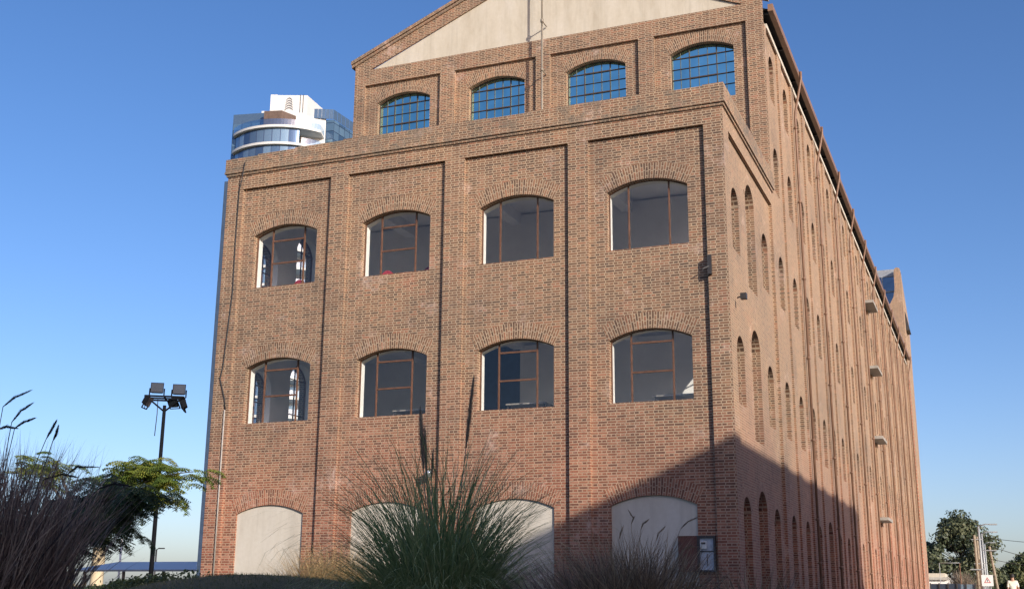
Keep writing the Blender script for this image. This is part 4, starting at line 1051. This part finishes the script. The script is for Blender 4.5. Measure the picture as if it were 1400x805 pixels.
m = MB(); m.box(sc_.x-.012, sc_.x+.012, y_-.004, y_, sc_.z-.02, sc_.z+.05); m.box(sc_.x-.012, sc_.x+.012, y_-.004, y_, sc_.z-.055, sc_.z-.03); m.build('exclamation_mark', DARKST, pn)
# white house with flat roofs, beyond the mill's far end
def hbox(x0, x1, y, d, z0, z1, name, mat, par): m = MB(); m.box(x0, x1, y, y+d, z0, z1); return m.build(name, mat, par)
h0, h1 = at(1262, 800, 125), at(1302, 800, 125); zr = at(1280, 792, 125).z; zu = at(1270, 783, 125).z
t = thing('white_house', 'low white house with cream parapet beside the far end of the mill', 'house', ((h0.x+h1.x)/2, 125, GZ))
hbox(h0.x-3, h1.x, 125, 7, GZ, zr, 'wall', WHITE, t); hbox(h0.x-3, h1.x-.3, 124.7, 7, zr+.003, zr+.25, 'cornice', CONC, t); hbox(h0.x-3, h1.x-.6, 125.2, 6, zr+.26, zu, 'parapet', PLASTER, t)
for dx in (1.6, 3.6): hbox(h1.x-dx, h1.x-dx+.8, 124.96, .03, GZ+.9, GZ+2.0, 'window', DARKGL, t)
g0 = at(1275, 770, 170); g1 = at(1276, 786, 170)
t = thing('grey_block', 'grey concrete building with dark window openings behind the white house', 'building', (g0.x-3, 170, GZ))
hbox(g0.x-8, g0.x+.2, 170, 8, GZ, g0.z, 'wall', CONC, t)
for dx in (1.2, 3.0): hbox(g0.x-dx, g0.x-dx+1.1, 169.95, .04, g1.z+.2, g1.z+.75, 'window', DARKGL, t)
hbox(g0.x-8.1, g0.x+.35, 169.8, 8.3, g0.z-.75, g0.z-.6, 'ledge', WHITE, t)
f0, f1 = at(1272, 798, 85), at(1333, 798, 85); zf = at(1300, 797.5, 85).z
t = thing('blue_fence', 'dark blue sheet metal fence below the bare tree', 'fence', ((f0.x+f1.x)/2, 85, GZ))
DBL = simple('dark_blue_sheet', (.022, .035, .06), .5, var=.4, scale=1.2)
hbox(f0.x, f1.x-.9, 85, .05, GZ, zf, 'sheet_panel', DBL, t); hbox(f1.x-.88, f1.x, 85, .05, GZ, zf-.03, 'gate', simple('grey_blue_gate', (.12, .17, .22), .5, var=.3), t)
for i in range(6): x = f0.x+(f1.x-f0.x)*i/5; hbox(x-.04, x+.04, 84.9, .09, GZ, zf+.05, 'post', DARKST, t)
a_ = at(1284, 769, 110); b_ = at(1312, 769, 110)
t = thing('antenna_frame', 'thin pale aerial frame on posts above the white house', 'aerial', (a_.x, 110, GZ))
m = MB(); m.tube([a_, b_], .025, 6); m.build('bar', GALV, t)
for p in (a_, b_): m = MB(); m.tube([(p.x, p.y, GZ), p], .03, 6); m.build('post', GALV if p is a_ else simple('rusty_post', (.2, .1, .06), .8), t)

# ---------------------------------------------------------------- person walking away on the road side
pp = at(1385, 800, 60); px_, py_ = pp.x, pp.y
PG = GZ+.12
person = thing('person', 'person with dark hair in a pale yellow and white shirt walking at the right edge', 'person', (px_, py_, PG))
def skin_figure(name, verts, edges, radii, mat, parent, lv=2):
    me = bpy.data.meshes.new(name); me.from_pydata([Vector(v) for v in verts], edges, []); o = bpy.data.objects.new(name, me); COL.objects.link(o)
    mod = o.modifiers.new('s', 'SKIN'); 
    for i, r in enumerate(radii): me.skin_vertices[0].data[i].radius = (r, r) if not isinstance(r, tuple) else r
    me.skin_vertices[0].data[0].use_root = True
    sub = o.modifiers.new('d', 'SUBSURF'); sub.levels = lv; sub.render_levels = lv
    me.materials.append(mat); o.parent = parent; return o
SK = simple('skin', (.42, .25, .17), .6, var=.05); HAIR = simple('dark_hair', (.02, .016, .014), .7)
JEANS = simple('jeans', (.05, .07, .12), .8); SHIRT = simple('pale_shirt', (.62, .62, .44), .8, col2=(.70, .70, .68))
# joints: pelvis root, spine, neck, head, arms with hands, legs mid stride (walking along +y)
V = [(0, 0, .95), (0, .01, 1.15), (0, .02, 1.35), (0, .02, 1.47), (0, .03, 1.56), (0, .05, 1.66),
     (-.17, .02, 1.40), (-.22, -.03, 1.13), (-.21, .06, .89), (-.20, .11, .80), (.17, .02, 1.40), (.22, .08, 1.14), (.21, .22, .93), (.20, .28, .86),
     (-.09, 0, .90), (-.10, .16, .50), (-.10, .12, .10), (-.10, .26, .04), (.09, 0, .90), (.10, .03, .50), (.10, -.25, .16), (.10, -.16, .05)]
Ed = [(0, 1), (1, 2), (2, 3), (3, 4), (4, 5), (2, 6), (6, 7), (7, 8), (8, 9), (2, 10), (10, 11), (11, 12), (12, 13), (0, 14), (14, 15), (15, 16), (16, 17), (0, 18), (18, 19), (19, 20), (20, 21)]
Rd = [(.15, .11), (.14, .10), (.17, .11), .06, .075, .085, .06, .045, .035, .03, .06, .045, .035, .03, .085, .06, .042, .04, .085, .06, .042, .04]
skin_figure('body', V, Ed, Rd, SK, person)
sv = [V[i] for i in (0, 1, 2, 6, 7, 10, 11)]; se = [(0, 1), (1, 2), (2, 3), (3, 4), (2, 5), (5, 6)]
skin_figure('shirt', sv, se, [(.165, .125), (.16, .12), (.185, .125), .075, .062, .075, .062], SHIRT, person)
sv = [V[i] for i in (0, 14, 15, 16, 18, 19, 20)]; se = [(0, 1), (1, 2), (2, 3), (0, 4), (4, 5), (5, 6)]
skin_figure('trousers', sv, se, [(.16, .12), .10, .075, .06, .10, .075, .06], JEANS, person)
m = MB(); n_ = 14
for i in range(7):
    for j in range(n_):
        def hp(a, b_): 
            th, ph = a*pi/2/6, 2*pi*b_/n_; return Vector((px_+.098*sin(th+.25)*cos(ph), py_+.045+.112*sin(th+.25)*sin(ph)-.02, PG+1.64+.118*cos(th*1.25)))
        if i < 6: m.poly([hp(i, j), hp(i, j+1), hp(i+1, j+1), hp(i+1, j)], smooth=True)
m.build('hair', HAIR, person)
